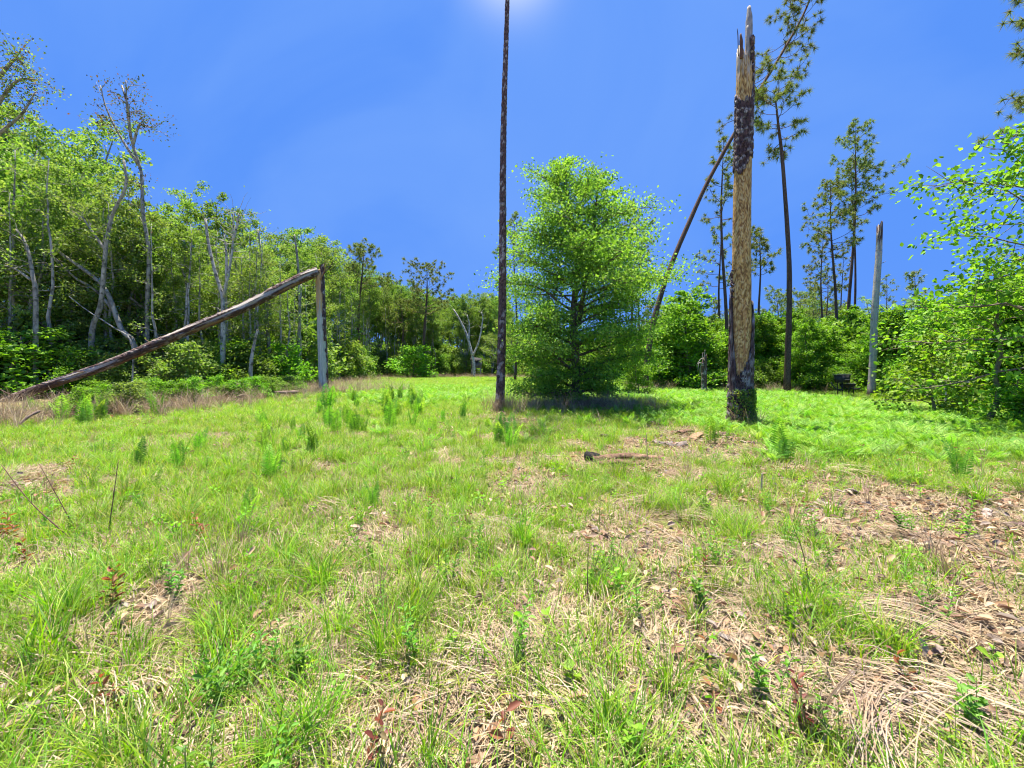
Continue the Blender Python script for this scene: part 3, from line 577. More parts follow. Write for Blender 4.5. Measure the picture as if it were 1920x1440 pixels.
traced('tall overhanging tree with reddish leaves at the extreme left edge', [(-60, 600), (-50, 450), (-45, 300), (-30, 180), (-10, 100)], 15, .2, 'spindly_tree', seed=15, crown=4, leaf=RUST+GREEN_W, ls=.12, subs=[[(-40, 260), (0, 190), (35, 150), (70, 150)], [(-30, 180), (10, 130), (30, 110), (45, 125)], [(-45, 300), (0, 250), (40, 215), (65, 175)]])

# ================================================================== the wood: prototypes and copies
def proto_hw(seed, H=12, cb=.25, Rm=2.6, n=28, tw=9, nl=46, ls=.15, cols=GREEN_W, r0=.13, bark=PALE, wander=.22, flat=.7):
    return broadleaf(seed, H, r0, cb, lambda u: Rm*(.45+.75*np.sin(min(1., u*.85+.12)*pi))*(1-.35*u), n, tw, nl, ls, cols, wander=wander, flat=flat, bark=bark, up=(.35, 1.1))
WHERE_L = [(-999, 'beyond the left end of the fallen trunk'), (60, 'behind the pale kinked trunk'), (150, 'behind the crossed leaning trunks'), (300, 'between the crossed trunks and the white forked tree'), (400, 'behind the white forked tree'), (480, 'between the forked tree and the snapped pine'), (570, 'directly behind the snapped pine'), (640, 'just right of the snapped pine'), (740, 'between the two round-topped pines'), (830, 'behind the hunting blind'), (920, 'behind the tall trunk and the oak')]
WHERE_R = [(-999, 'left of the bent pine'), (1240, 'around the round green tree'), (1350, 'behind the tall dead snag'), (1420, 'beside the thin dark pine'), (1530, 'behind the grill'), (1620, 'around the pale bare snag'), (1720, 'behind the broad-leaved sapling'), (1830, 'under the right edge tree')]
def where(px, tab): return [t for p_, t in tab if px >= p_][-1]
def plant(protos, k, loc, rz, sc, label, group):
    pr = protos[k]
    if 'root' not in pr:
        t = make_tree(pr['name'], label, pr['cat'], loc, pr['tm'], pr['cm'], group, bmat=pr.get('bm')); t.rotation_euler = (0, 0, rz); t.scale = sc if isinstance(sc, tuple) else (sc,)*3
        pr['root'] = t; return t
    return dup(pr['root'], loc, rz, sc, label, group)
def mk(name, cat, tc_, **k): return dict(name=name, cat=cat, tm=tc_[0], cm=tc_[1], **k)
HW = [mk('wood_tree', 'tree', proto_hw(301)), mk('wood_tree', 'tree', proto_hw(302, cb=.35, Rm=2.2, cols=GREEN_D)), mk('wood_tree', 'tree', proto_hw(303, cb=.2, Rm=2.9, wander=.5)),
      mk('wood_tree', 'tree', proto_hw(304, cb=.45, Rm=2.0, n=20, cols=GREEN_D+GREEN_W)), mk('wood_tree', 'tree', proto_hw(305, cb=.3, Rm=2.4, n=18, nl=40, cols=GREEN_W)),
      mk('wood_tree', 'tree', proto_hw(306, cb=.5, Rm=2.3, n=18, tw=8, nl=60)), mk('wood_tree', 'tree', proto_hw(307, cb=.58, Rm=1.9, n=16, tw=8, nl=60, cols=GREEN_D+GREEN_W))]
BU = [mk('shrub', 'shrub', broadleaf(400+i, 2.4, .04, .05, lambda u: 1.25*(1-.55*u), 22, 8, 26, .13, c_, flat=.9, up=(.3, 1.2), bark=(.25, .2, .16))) for i, c_ in enumerate([GREEN_D+GREEN_W[:2], GREEN_B, GREEN_W])]
SA = [mk('sapling', 'sapling', broadleaf(420+i, 5.2, .06, .06, lambda u: 1.9*(1-.75*u)+.15, 36, 11, 40, .13, c_, flat=.55, up=(.1, 1.1), bark=(.25, .2, .16))) for i, c_ in enumerate([GREEN_B, BRT, GREEN_B])]
ENV = [(-200, 110), (0, 160), (60, 165), (110, 195), (170, 225), (215, 245), (250, 300), (280, 345), (340, 352), (390, 380), (430, 395), (480, 415), (540, 440), (600, 460), (640, 490), (700, 525), (760, 545), (840, 562), (930, 555), (1000, 590), (1230, 600)]
def env(px): return np.interp(px, [a for a, _ in ENV], [b for _, b in ENV])
def edge(px): return float(np.interp(px, [-400, 0, 200, 350, 560, 640, 700, 900, 1250], [15, 18.6, 20, 21.5, 25, 40, 60, 66, 60]))
r = rng(31)
for k in range(205):
    px = r.uniform(-330, 950) if k > 85 else r.uniform(560, 960); e = edge(px); d = e+3.2+r.random()**1.4*(14 if px < 600 else 22)
    H = (CH+(HZ-env(px))/F*d)*r.uniform(.80, 1.0)*(1 if d > e+8 or px > 600 else .82); H = min(H, 22)
    if px > 560: H *= 1.06
    s = H/12.0; sw = s*(.95 if px < 600 else .75)
    plant(HW, int(r.choice([0, 1, 2, 3, 4] if px < 520 else [1, 3, 5, 6, 5, 6])), G(px, d), r.random()*6.28, (sw, sw, s), ('slender wood tree ' if H > 9 else 'low wood tree ')+where(px, WHERE_L), ('slender' if H > 9 else 'low')+' trees '+where(px, WHERE_L))
for k in range(34):                         # far wood behind the oak and the right
    px = r.uniform(900, 2150); d = r.uniform(42, 66); top = r.uniform(575, 620) if px < 1500 else r.uniform(540, 590)
    s = (CH+(HZ-top)/F*d)/12
    plant(HW, int(r.integers(5)), G(px, d), r.random()*6.28, (s*1.2, s*1.2, s), 'distant low tree over the saplings '+where(px, WHERE_R), 'distant trees '+where(px, WHERE_R))
for k in range(78):                         # shrubs along the foot of the left wood
    px = r.uniform(-200, 930); e = edge(px); d = e+.3+r.random()*4.5; s = r.uniform(.6, 1.25)*(1 if px < 600 else 1.5)
    plant(BU, int(r.choice([2, 1, 2, 2, 0])), G(px, d), r.random()*6.28, (s*1.15, s*1.15, s), 'green shrub '+where(px, WHERE_L), 'shrubs at the foot of the wood '+where(px, WHERE_L))
POLE = []
for i in range(3):
    rr_ = rng(450+i); pth_ = trunk_path(rr_, 9, .10); POLE.append(mk('pale_trunk', 'tree', broadleaf(450+i, 9, .08, .35, lambda u: 1.1*(1-u*.5), 12, 4, 9, .13, GREEN_W, path=pth_, bark=(.42, .41, .38))))
r = rng(32)
for k in range(46):
    px = r.uniform(330, 640) if k < 24 else r.uniform(640, 940) if k < 38 else r.uniform(-50, 330); e = edge(px); d = e+(1.2+r.random()*2 if px < 640 else 1+r.random()*4)
    H = (CH+(HZ-env(px))/F*d)*r.uniform(.65, .95); s = H/9
    t = plant(POLE, int(r.integers(3)), G(px, d), r.random()*6.28, (max(s*.8, .9), max(s*.8, .9), s), 'slim pale trunk '+where(px, WHERE_L), 'slim pale trunks '+where(px, WHERE_L))
for k in range(100):                         # low bushes in the rough between lawn and wood
    y_ = 9.5+14*r.random(); le = float(np.interp(y_, [0, 8, 10.5, 14.5, 21, 30], [-15, -14, -13, -11.2, -10.6, -12.6])); x_ = le-.8-r.random()*(.5+max(0, 20-y_)*.55); s = r.uniform(.16, .42); px = 960+F*x_/y_
    if px < 600 and HZ+F*(CH-2.5*s)/y_ < 512+(590-px)*.414+14: continue
    plant(BU, int(r.choice([1, 2, 1, 0])), np.array([x_, y_, float(gz(x_, y_))]), r.random()*6.28, (s*1.3, s*1.3, s), 'knee-high bush in the rough below the fallen trunk' if px < 420 else 'knee-high bush in the rough near the snapped pine', 'low bushes below the fallen trunk' if px < 420 else 'low bushes near the snapped pine')
plant(BU, 1, G(10, 19.5), 1.0, (2.2, 1.8, 1.25), 'bright yellow-green shrub at the left edge behind the fallen trunk end', None)
plant(BU, 1, G(772, 58), 1.0, (3.0, 2.4, 1.7), 'dark green rounded shrub in front of the far wood', None)
# right hand saplings: (px, depth, top y, width factor)
for k in range(90):
    px = r.uniform(1215, 2080); e = float(np.interp(px, [1200, 1300, 1450, 1650, 1800, 1920, 2100], [31, 28, 26, 23, 17.5, 14.5, 12.5])); d = e+r.random()**1.3*11
    top = float(np.interp(px, [1200, 1240, 1270, 1340, 1370, 1430, 1500, 1600, 1700, 1800, 1900, 2100], [620, 590, 565, 562, 600, 590, 575, 580, 575, 560, 520, 480]))+r.uniform(0, 55)
    H = CH+(HZ-top)/F*d; s = H/5.2
    plant(SA, int(r.integers(3)), G(px, d), r.random()*6.28, (s*r.uniform(.95, 1.3), s*r.uniform(.95, 1.3), s), 'bright green thicket sapling '+where(px, WHERE_R), 'thicket saplings '+where(px, WHERE_R))
for px, d_, s_ in ((1925, 10.0, .5), (1985, 9.8, .55)): plant(BU, 1, G(px, d_), px, (s_*1.3, s_*1.3, s_), 'low green bush hiding the trunk of the right edge tree', 'bushes under the right edge tree')
def one(px, d, top, wf, lab, k=0):
    H = CH+(HZ-top)/F*d; s = H/5.2; plant(SA, k, G(px, d), px*.1, (s*wf, s*wf, s), lab, None)
one(1300, 27.5, 553, 1.25, 'round dense green tree behind the shredded stump', 0)
one(1255, 29, 600, 1.1, 'smaller leafy tree at the left shoulder of the round one, near the bent pine', 1)
one(1520, 24.5, 600, .9, 'upright young tree left of the grill', 2)
one(1200, 21, 640, .8, 'loose sapling at the right foot of the bushy oak', 1)
for k in range(40):
    px = r.uniform(1180, 2100); e = float(np.interp(px, [1180, 1300, 1450, 1650, 1800, 1920, 2100], [29, 27, 25, 21.8, 16.5, 13.5, 11.5])); s = r.uniform(.45, .8)
    plant(BU, int(r.choice([1, 1, 0])), G(px, e+r.random()*2), r.random()*6.28, (s*1.3, s*1.3, s), 'low green shrub under the thicket '+where(px, WHERE_R), 'low shrubs under the thicket '+where(px, WHERE_R))

# ================================================================== grill and hunting blind
def box(mb, lo, hi, col, taper=0):
    (x0, y0, z0), (x1, y1, z1) = lo, hi; t = taper
    v = [(x0+t, y0+t, z0), (x1-t, y0+t, z0), (x1-t, y1-t, z0), (x0+t, y1-t, z0), (x0, y0, z1), (x1, y0, z1), (x1, y1, z1), (x0, y1, z1)]
    mb.add(v, np.array([[0, 3, 2, 1], [4, 5, 6, 7], [0, 1, 5, 4], [1, 2, 6, 5], [2, 3, 7, 6], [3, 0, 4, 7]]), col)
o = G(1583, 21.1); DK = (.035, .037, .042); g = thing('grill', 'dark metal barrel grill on thin legs at the edge of the thicket', 'grill', o)
m = MB(); th = np.linspace(pi*1.02, 2*pi*1.02-.1, 12)
def half(mb, x0, x1, zc, rr, a0, a1, col, n=14):
    a = np.linspace(a0, a1, n); pr = np.column_stack([np.cos(a)*rr, np.sin(a)*rr+zc])
    v = np.vstack([np.column_stack([np.full(n, x), pr[:, 0], pr[:, 1]]) for x in (x0, x1)])
    i = np.arange(n-1); f = [np.stack([i, i+1, i+1+n, i+n], -1), np.arange(n)[None], (np.arange(n)+n)[None, ::-1], np.array([[0, n, 2*n-1, n-1]])]; mb.add(v, f, col)
m = MB(); half(m, -.10, .42, .70, .20, pi, 2*pi, DK); m.build('firebox', M_metal, g, smooth=False)
m = MB(); box(m, (-.36, -.22, .74), (.16, .22, 1.12), (.05, .055, .065), .03); lid = m.build('hood', M_metal, g, smooth=False)
for z in (1.125, 1.165): m = MB(); box(m, (-.40, -.25, z), (.20, .25, z+.022), (.16, .17, .19)); m.build('rim', M_metal, lid, smooth=False)
m = MB(); tube(m, [(-.2, -.25, .9), (-.2, -.30, .9), (.02, -.30, .9), (.02, -.25, .9)], .012, 6, (.3, .3, .3)); m.build('handle', M_metal, lid)
for x, y in ((-.22, -.15), (.36, -.15), (-.22, .15), (.36, .15)): m = MB(); tube(m, [(x, y, -.1), (x, y, .74)], .022, 7, DK); m.build('leg', M_metal, g)
m = MB(); box(m, (.42, -.18, .40), (.66, .18, .46), DK); m.build('side_shelf', M_metal, g, smooth=False)
m = MB(); tube(m, spline([(-.22, -.15, .42), (-.38, -.15, .38), (-.55, -.15, .45), (-.70, -.12, .62), (-.74, -.1, .78)], 14), .03, 8, (.06, .065, .075)); m.build('curved_arm', M_metal, g)
m = MB(); tube(m, spline([(-.22, -.15, .7), (-.1, -.18, .5), (.1, -.18, .45), (.3, -.15, .7)], 12), .02, 7, DK); m.build('brace', M_metal, g)
o = G(893, 63); BRD = (.16, .16, .17); hb = thing('hunting_blind', 'small grey wooden hunting blind raised on legs before the far wood', 'blind', o)
m = MB(); box(m, (-.75, -.6, 1.5), (.75, .6, 1.58), BRD); m.build('floor_deck', M_board, hb, smooth=False)
for k in range(7): m = MB(); x = -.75+k*.2146; box(m, (x+.006, -.62, 1.585), (x+.206, -.59, 2.55 if k not in (2, 3, 4) else 2.2), BRD); m.build('board', M_board, hb, smooth=False)
for x in (-.77, .74):
    m = MB(); box(m, (x, -.58, 1.585), (x+.03, .58, 2.6), BRD); m.build('side_wall', M_board, hb, smooth=False)
m = MB(); box(m, (-.73, .56, 1.585), (.73, .59, 2.9), BRD); m.build('back_wall', M_board, hb, smooth=False)
m = MB(); v = [(-.85, -.75, 2.75), (.85, -.75, 2.55), (.85, .7, 2.95), (-.85, .7, 3.15), (-.85, -.75, 2.81), (.85, -.75, 2.61), (.85, .7, 3.01), (-.85, .7, 3.21)]
m.add(v, np.array([[0, 3, 2, 1], [4, 5, 6, 7], [0, 1, 5, 4], [1, 2, 6, 5], [2, 3, 7, 6], [3, 0, 4, 7]]), (.05, .05, .055)); m.build('roof', M_board, hb, smooth=False)
for x in (-.7, .64):
    for y in (-.58, .5): m = MB(); box(m, (x, y, -.1), (x+.08, y+.08, 1.497), (.32, .31, .28)); m.build('leg', M_board, hb, smooth=False)
for k in range(4): m = MB(); box(m, (.1, -.66, .25+k*.33), (.6, -.63, .30+k*.33), (.32, .31, .28)); m.build('rung', M_board, hb, smooth=False)

# ================================================================== ground cover
BL_G = [(.12, .32, .01), (.19, .44, .012), (.28, .52, .018), (.38, .54, .03), (.08, .22, .01)]
BL_Y = [(.32, .44, .06), (.40, .43, .11), (.22, .40, .04), (.48, .42, .22)]
BL_D = [(.44, .32, .19), (.32, .22, .14), (.52, .42, .27), (.18, .12, .08), (.32, .26, .20)]
def blades(mb, r, n, spread, h, w, cols, lean=.6, flat=0, wts=None, tipdry=.0, z0=0):
    th = r.random(n)*2*pi; rr = spread*np.sqrt(r.random(n)); b = np.column_stack([rr*np.cos(th), rr*np.sin(th), np.full(n, z0)])
    H = h[0]+(h[1]-h[0])*r.random(n)**1.3; az = th+r.normal(size=n)*1.0; dh = np.column_stack([np.cos(az), np.sin(az), np.zeros(n)])
    side = np.column_stack([-np.sin(az+r.normal(size=n)*.5), np.cos(az+r.normal(size=n)*.5), np.zeros(n)]); ln = lean*(.3+1.1*r.random(n)); W_ = w*(.6+.8*r.random(n))
    lv = []; c = pal(r, n, cols, wts, .2)
    cs = []
    for k, t in enumerate((0, .35, .7, 1)):
        if flat: p = b+dh*(t*H)[:, None]+np.array([0, 0, 1])*((flat*np.sin(t*pi)*(.3+r.random(n)))*H)[:, None]
        else: p = b+dh*(H*ln*t**2)[:, None]+np.array([0, 0, 1])*(H*(t-.35*ln*t**2.5))[:, None]
        hw = (W_*(.8, 1.0, .7, 0)[k]*.5)[:, None]
        if k < 3: lv += [p-side*hw, p+side*hw]; cs += [c*(1-tipdry*t*.5), c]
        else: lv += [p]; cs += [c*(1-tipdry)+np.array([.40, .33, .18])*tipdry]
    v = np.stack(lv, 1); i = np.arange(n)[:, None]*7
    mb.add(v.reshape(-1, 3), [np.concatenate([i+np.array([[0, 1, 3, 2]]), i+np.array([[2, 3, 5, 4]])]), i+np.array([[4, 5, 6]])], np.stack(cs, 1).reshape(-1, 3))
def frond(mb, r, L_, az, lean, col, npin=16, pw=.24, base=(0, 0, 0), curl=.5):
    t = np.linspace(0, 1, 12); hd = np.array([cos(az), sin(az), 0])
    p = np.array(base)+hd*(L_*lean*t**1.6)[:, None]+np.array([0, 0, 1])*(L_*(t-.4*lean*t**2.2))[:, None]
    tube(mb, p, np.linspace(.005, .002, 12), 3, np.array(col)*.8, cap=False)
    tq = np.linspace(.14, .99, npin); c0 = interp(p, tq) if False else np.array([interp(p, x) for x in tq]); tan = nrm(np.gradient(c0, axis=0))
    sd = np.cross(hd, [0, 0, 1]); wl = L_*pw*np.sin(np.clip(tq*.9+.08, 0, 1)*pi)**.7*(1-tq*.35)
    for s in (-1, 1):
        d = nrm(sd*s+tan*.45+r.normal(size=(npin, 3))*.06); nn = nrm(np.cross(d, tan)*s+np.zeros(3)); ln = wl*(.9+.2*r.random(npin))
        leaves(mb, c0+d*ln[:, None]*.5, d, nn, ln, np.full(npin, L_*.042), pal(r, npin, [col, tuple(np.array(col)*1.25)]), fold=.02)
FERN = [(.14, .35, .03), (.20, .44, .035), (.29, .50, .06)]
def fern_clump(seed, n=5, L_=.55, lean=.35):
    r = rng(seed); m = MB()
    for k in range(n): frond(m, r, L_*(.7+.5*r.random()), k*2.4+r.random(), lean*(.5+r.random()), FERN[r.integers(3)], base=(r.normal()*.04, r.normal()*.04, 0))
    return m
def weed(seed, h=.28, n=12, cols=BL_G, ls=.05, stems=3, wd=.5):
    r = rng(seed); m = MB()
    for s in range(stems):
        az = r.random()*6.28; hh = h*(.6+.6*r.random()); le = .35*r.random(); t = np.linspace(0, 1, 6)
        p = np.array([cos(az)*.03, sin(az)*.03, 0])+np.column_stack([cos(az)*le*hh*t**1.5, sin(az)*le*hh*t**1.5, hh*t]); tube(m, p, np.linspace(.0025, .001, 6), 3, (.24, .36, .10), cap=False)
        tq = .2+.8*np.arange(n)/n; c = np.array([interp(p, x) for x in tq]); a2 = np.arange(n)*2.4+r.random(); d = np.column_stack([np.cos(a2), np.sin(a2), .35+.4*r.random(n)]); d = nrm(d)
        ln = ls*(.6+.6*r.random(n)); leaves(m, c+d*ln[:, None]*.6, d, nrm(np.array([0, 0, 1])+r.normal(size=(n, 3))*.35), ln, ln*wd, pal(r, n, cols), fine=True)
    return m
PC = {}
def protos(key, mbs, mat):
    c = bpy.data.collections.new(key+'_kinds'); 
    for i, m in enumerate(mbs): c.objects.link(m.build(f'{key}_kind', mat, None, smooth=False, link=False))
    return c
def scatter(name, coll, pts, rot, scl, idx, label=None):
    me = bpy.data.meshes.new(name); n = len(pts); me.vertices.add(n); me.vertices.foreach_set('co', np.asarray(pts, np.float32).ravel())
    a = me.attributes.new('rot', 'FLOAT_VECTOR', 'POINT'); a.data.foreach_set('vector', np.asarray(rot, np.float32).ravel())
    a = me.attributes.new('scl', 'FLOAT_VECTOR', 'POINT'); a.data.foreach_set('vector', np.asarray(scl, np.float32).ravel())
    a = me.attributes.new('idx', 'INT', 'POINT'); a.data.foreach_set('value', np.asarray(idx, np.int32))
    o = bpy.data.objects.new(name, me); COL.objects.link(o); tag(o, label, None, None, 'stuff')
    g = bpy.data.node_groups.new(name+'_scatter', 'GeometryNodeTree'); g.interface.new_socket('Geometry', in_out='INPUT', socket_type='NodeSocketGeometry'); g.interface.new_socket('Geometry', in_out='OUTPUT', socket_type='NodeSocketGeometry')
    gi = g.nodes.new('NodeGroupInput'); go = g.nodes.new('NodeGroupOutput'); ip = g.nodes.new('GeometryNodeInstanceOnPoints'); ci = g.nodes.new('GeometryNodeCollectionInfo')
    ci.inputs['Collection'].default_value = coll; ci.inputs['Separate Children'].default_value = True; ci.inputs['Reset Children'].default_value = True
    def na(ty, nm): x = g.nodes.new('GeometryNodeInputNamedAttribute'); x.data_type = ty; x.inputs['Name'].default_value = nm; return [s for s in x.outputs if s.enabled][0]
    g.links.new(gi.outputs[0], ip.inputs['Points']); g.links.new(ci.outputs[0], ip.inputs['Instance']); ip.inputs['Pick Instance'].default_value = True
    g.links.new(na('INT', 'idx'), ip.inputs['Instance Index']); g.links.new(na('FLOAT_VECTOR', 'rot'), ip.inputs['Rotation']); g.links.new(na('FLOAT_VECTOR', 'scl'), ip.inputs['Scale'])
    g.links.new(ip.outputs[0], go.inputs[0]); md = o.modifiers.new('scatter', 'NODES'); md.node_group = g; return o
# where the field is bare (pixel-measured patches laid out on the ground)
BARE = [(1650, 960, 190, 55, 1), (1880, 1050, 190, 150, 1), (1290, 838, 150, 36, 1.1), (1160, 862, 90, 22, .8), (1560, 1040, 150, 50, .7), (1700, 1190, 320, 110, .55), (1150, 1370, 330, 90, .55),
        (1260, 1030, 180, 70, .6), (990, 950, 45, 55, .9), (985, 885, 60, 22, .7), (300, 1140, 70, 40, .7), (350, 1230, 70, 60, .7), (610, 880, 60, 14, .7), (60, 920, 90, 22, .8), (740, 1010, 60, 30, .5), (330, 1380, 80, 50, .6),
        (940, 1200, 150, 60, .4), (170, 775, 250, 14, .8), (1440, 900, 120, 30, .5), (560, 1180, 90, 50, .4), (950, 782, 90, 10, .8), (1340, 1200, 90, 90, .4), (640, 1000, 60, 25, .4), (240, 990, 60, 20, .3)]
LUSH = [(250, 1300, 330, 180, .4), (300, 960, 260, 90, .35), (850, 970, 170, 80, .4), (1500, 790, 400, 45, .7), (750, 770, 280, 45, .5), (1700, 850, 260, 35, .6), (800, 1120, 120, 70, .4)]
def pix(x, y): return 960+F*x/y, HZ+F*(CH-gz(x, y))/y
def field(x, y, lst):
    px, py = pix(x, y); r_ = np.zeros_like(px)
    for cx, cyy, a, b, w in lst: r_ = np.maximum(r_, w*np.exp(-(((px-cx)/a)**2+((py-cyy)/b)**2)))
    return r_
def left_edge(y): return np.interp(y, [0, 8, 10.5, 14.5, 21, 30, 58, 70], [-15, -14, -13, -11.2, -10.6, -12.6, -19.3, -20])
def right_edge(y): return np.interp(y, [0, 8, 12, 16, 20, 26, 32, 60], [30, 15, 14.5, 13.8, 14.5, 17, 12, 22])
def green(x, y):
    n = fbm(np.stack([x*1.7, y*1.7, x*0], -1), 11, 3)+.8*(fbm(np.stack([x*3, y*3, x*0], -1), 12, 2)-.5)
    g = .30+2.7*(n-.38)+.9*field(x, y, LUSH)-1.25*field(x, y, BARE)+.12*np.clip((y-5)/8, 0, 1)+.15*np.clip((y-14)/10, 0, 1)+.12*(x < -.5)
    return np.clip(g, 0, 1)
def sample(seed, n0, dens, ymin=1.05, ymax=62, keep=None, outside=0.):
    """points over the visible field; dens(y)=expected per square metre (n0 caps)"""
    r = rng(seed); ys = np.linspace(ymin, ymax, 400); wdt = 2*(1.36*ys+1.2); lam = dens(ys)*wdt; cdf = np.cumsum(lam); tot = cdf[-1]*(ys[1]-ys[0]); n = int(min(n0, tot))
    y = np.interp(r.random(n)*cdf[-1], cdf, ys); x = (r.random(n)*2-1)*(1.36*y+1.2)
    ok = (x > left_edge(y)-outside) & (x < right_edge(y)+outside)
    x, y = x[ok], y[ok]
    if keep is not None: k = keep(x, y, r) ; x, y = x[k], y[k]
    return x, y, r
def place(x, y, r, s0, s1, nk, far=0.0, tilt=.12, zs=1.0, w=None, dz=0):
    n = len(x); s = (s0+(s1-s0)*r.random(n))*(1+far*np.clip(y-5, 0, 25)); rot = np.column_stack([r.normal(size=n)*tilt, r.normal(size=n)*tilt, r.random(n)*6.283])
    zf = np.column_stack([s, s, s*zs/(1+far*np.clip(y-5, 0, 25))**.45]); return np.column_stack([x, y, gz(x, y)+dz]), rot, zf, r.choice(nk, n, p=w)

# fine short sward
K = []
for i in range(6):
    m = MB(); rr_ = rng(600+i); blades(m, rr_, 70, .17, (.05, .20), .0042, BL_G if i % 2 else BL_G+BL_Y[:2], .8, tipdry=.10); blades(m, rr_, 8, .17, (.05, .16), .004, BL_D, 1.0); K.append(m)
sward = protos('sward', K, M_grass)
x, y, r = sample(1, 90000, lambda y: 46*np.exp(-np.maximum(y-3, 0)/6)+11+0*y, outside=7., keep=lambda x, y, r: r.random(len(x)) < green(x, y)*1.15+.05)
scatter('grass', sward, *place(x, y, r, .7, 1.3, 6, .05), label='short green grass growing over the clearing')
# taller tufts
K = []
for i in range(6):
    m = MB(); rr_ = rng(620+i); blades(m, rr_, 75, .07, (.14, .40), .0048, BL_G if i < 4 else BL_G+BL_Y, .75, tipdry=.15); blades(m, rr_, 14, .09, (.08, .30), .0042, BL_D, 1.2); K.append(m)
tufts = protos('tuft', K, M_grass)
x, y, r = sample(2, 14000, lambda y: 6.5*np.exp(-np.maximum(y-3, 0)/6)+.5, ymin=1.35, keep=lambda x, y, r: r.random(len(x)) < .12+green(x, y)*.75)
scatter('tall_grass', tufts, *place(x, y, r, .5, 1.2, 6, .03), label='taller green grass tufts standing in the clearing')
# straw lying flat and dead thatch
K = []
for i in range(5):
    m = MB(); rr_ = rng(640+i); blades(m, rr_, 90, .20, (.06, .28), .0045, BL_D, flat=.12, z0=.006); blades(m, rr_, 22, .18, (.04, .14), .004, BL_D, 1.6); K.append(m)
straw = protos('straw', K, M_dry)
x, y, r = sample(3, 40000, lambda y: 30*np.exp(-np.maximum(y-3, 0)/4.5)+1.6, outside=7., keep=lambda x, y, r: r.random(len(x)) < 1.05-green(x, y)*.62)
scatter('straw', straw, *place(x, y, r, .7, 1.3, 5, .05, tilt=.06), label='dead straw and thatch lying on the bare soil')
# long combed dead grass and standing dry stems
K = []
for i in range(4):
    m = MB(); rr_ = rng(660+i); n = 45; az = rr_.normal(size=n)*.28; 
    for j in range(n):
        L_ = .35+.45*rr_.random(); a = az[j]; b = np.array([rr_.normal()*.10, rr_.normal()*.14, .01]); t = np.linspace(0, 1, 5)[:, None]
        p = b+np.array([cos(a), sin(a), 0])*L_*t+np.array([0, 0, 1])*(.10*np.sin(t*pi*.9)*(.2+rr_.random())+.01); s = np.array([-sin(a), cos(a), .2])*.0026
        v = np.concatenate([p-s, p+s]); ii = np.arange(4); m.add(v, np.stack([ii, ii+1, ii+6, ii+5], -1), np.tile(pal(rr_, 1, BL_D), (10, 1)))
    K.append(m)
comb = protos('matted', K, M_dry)
COMB = [(1400, 1100, 260, 60, 1), (1750, 1350, 260, 80, 1), (1080, 1300, 130, 60, 1), (1640, 1230, 160, 70, .8), (500, 1400, 120, 40, .5), (1500, 1000, 160, 40, .5)]
x, y, r = sample(4, 30000, lambda y: 30*np.exp(-np.maximum(y-3, 0)/4)+.2, ymax=14, keep=lambda x, y, r: r.random(len(x)) < .015+.17*field(x, y, COMB))
p4 = place(x, y, r, .5, .9, 4); p4[1][:, 2] = np.where(r.random(len(x)) < .8, -.55+r.normal(size=len(x))*.35, p4[1][:, 2]); scatter('matted_grass', comb, *p4, label='long dead grass matted down in combed swaths')
K = []
for i in range(4):
    m = MB(); rr_ = rng(680+i); blades(m, rr_, 34, .06, (.25, .75), .005, BL_D, .55); K.append(m)
dryt = protos('dry_tuft', K, M_dry)
x, y, r = sample(5, 4000, lambda y: .9*np.exp(-np.maximum(y-3, 0)/7)+.10, ymin=1.7, keep=lambda x, y, r: r.random(len(x)) < .9-green(x, y)*.7)
a5 = place(x, y, r, .35, .75, 4, .02)
# dry brush strip along the left edge and in front of the far wood, and at the foot of oak/stumps
xs, ys = [], []; r = rng(88)
for k in range(1000):
    yy = 9+52*r.random()**1.6; xx = left_edge(yy)-1.2+abs(r.normal())*(.9+yy*.03)*(-1 if r.random() < .65 else 1)+.6; xs.append(xx); ys.append(yy)
for k in range(420):
    yy = 8.5+14*r.random(); xs.append(left_edge(yy)-.5-8*r.random()**1.3); ys.append(yy)
for k in range(500):
    yy = 58+r.random()*4; xs.append(r.uniform(-21, 10)); ys.append(yy)
for cx, cyy, n, sp in ((2.4, 14.5, 90, 1.4), (3.5, 15.2, 60, .8), (8.3, 25.2, 40, .8), (-9.9, 22.8, 60, 1.0), (5.9, 10.2, 12, .3), (-.4, 14.2, 20, .25), (14.6, 24, 40, 1.5), (-8.5, 25, 80, 1.6)):
    for k in range(n): xs.append(cx+r.normal()*sp); ys.append(cyy+r.normal()*sp*.5)
b5 = place(np.array(xs), np.array(ys), r, .6, 1.35, 4, .012, .2)
scatter('dry_grass', dryt, *[np.concatenate([p, q]) for p, q in zip(a5, b5)], label='tall straw coloured dry grass along the wood edge and scattered')
# leaf litter / bark crumbs
K = []
for i in range(3):
    m = MB(); rr_ = rng(700+i); n = 26; c = np.column_stack([rr_.normal(size=n)*.14, rr_.normal(size=n)*.14, .012+.02*rr_.random(n)]); d = nrm(rdir(rr_, n)*np.array([1, 1, .25])); ln = .02+.05*rr_.random(n)
    leaves(m, c, d, nrm(np.array([0, 0, 1])+rr_.normal(size=(n, 3))*.3), ln, ln*.5, pal(rr_, n, [(.20, .10, .055), (.36, .20, .10), (.46, .34, .22), (.09, .055, .04), (.28, .23, .21)]), fine=True); K.append(m)
lit = protos('litter', K, M_dry)
x, y, r = sample(6, 30000, lambda y: 34*np.exp(-np.maximum(y-3, 0)/4)+1.0, ymax=24, keep=lambda x, y, r: r.random(len(x)) < .10+1.0*field(x, y, BARE))
scatter('leaf_litter', lit, *place(x, y, r, .8, 1.5, 3, .03), label='brown leaf litter and bark crumbs on bare soil')
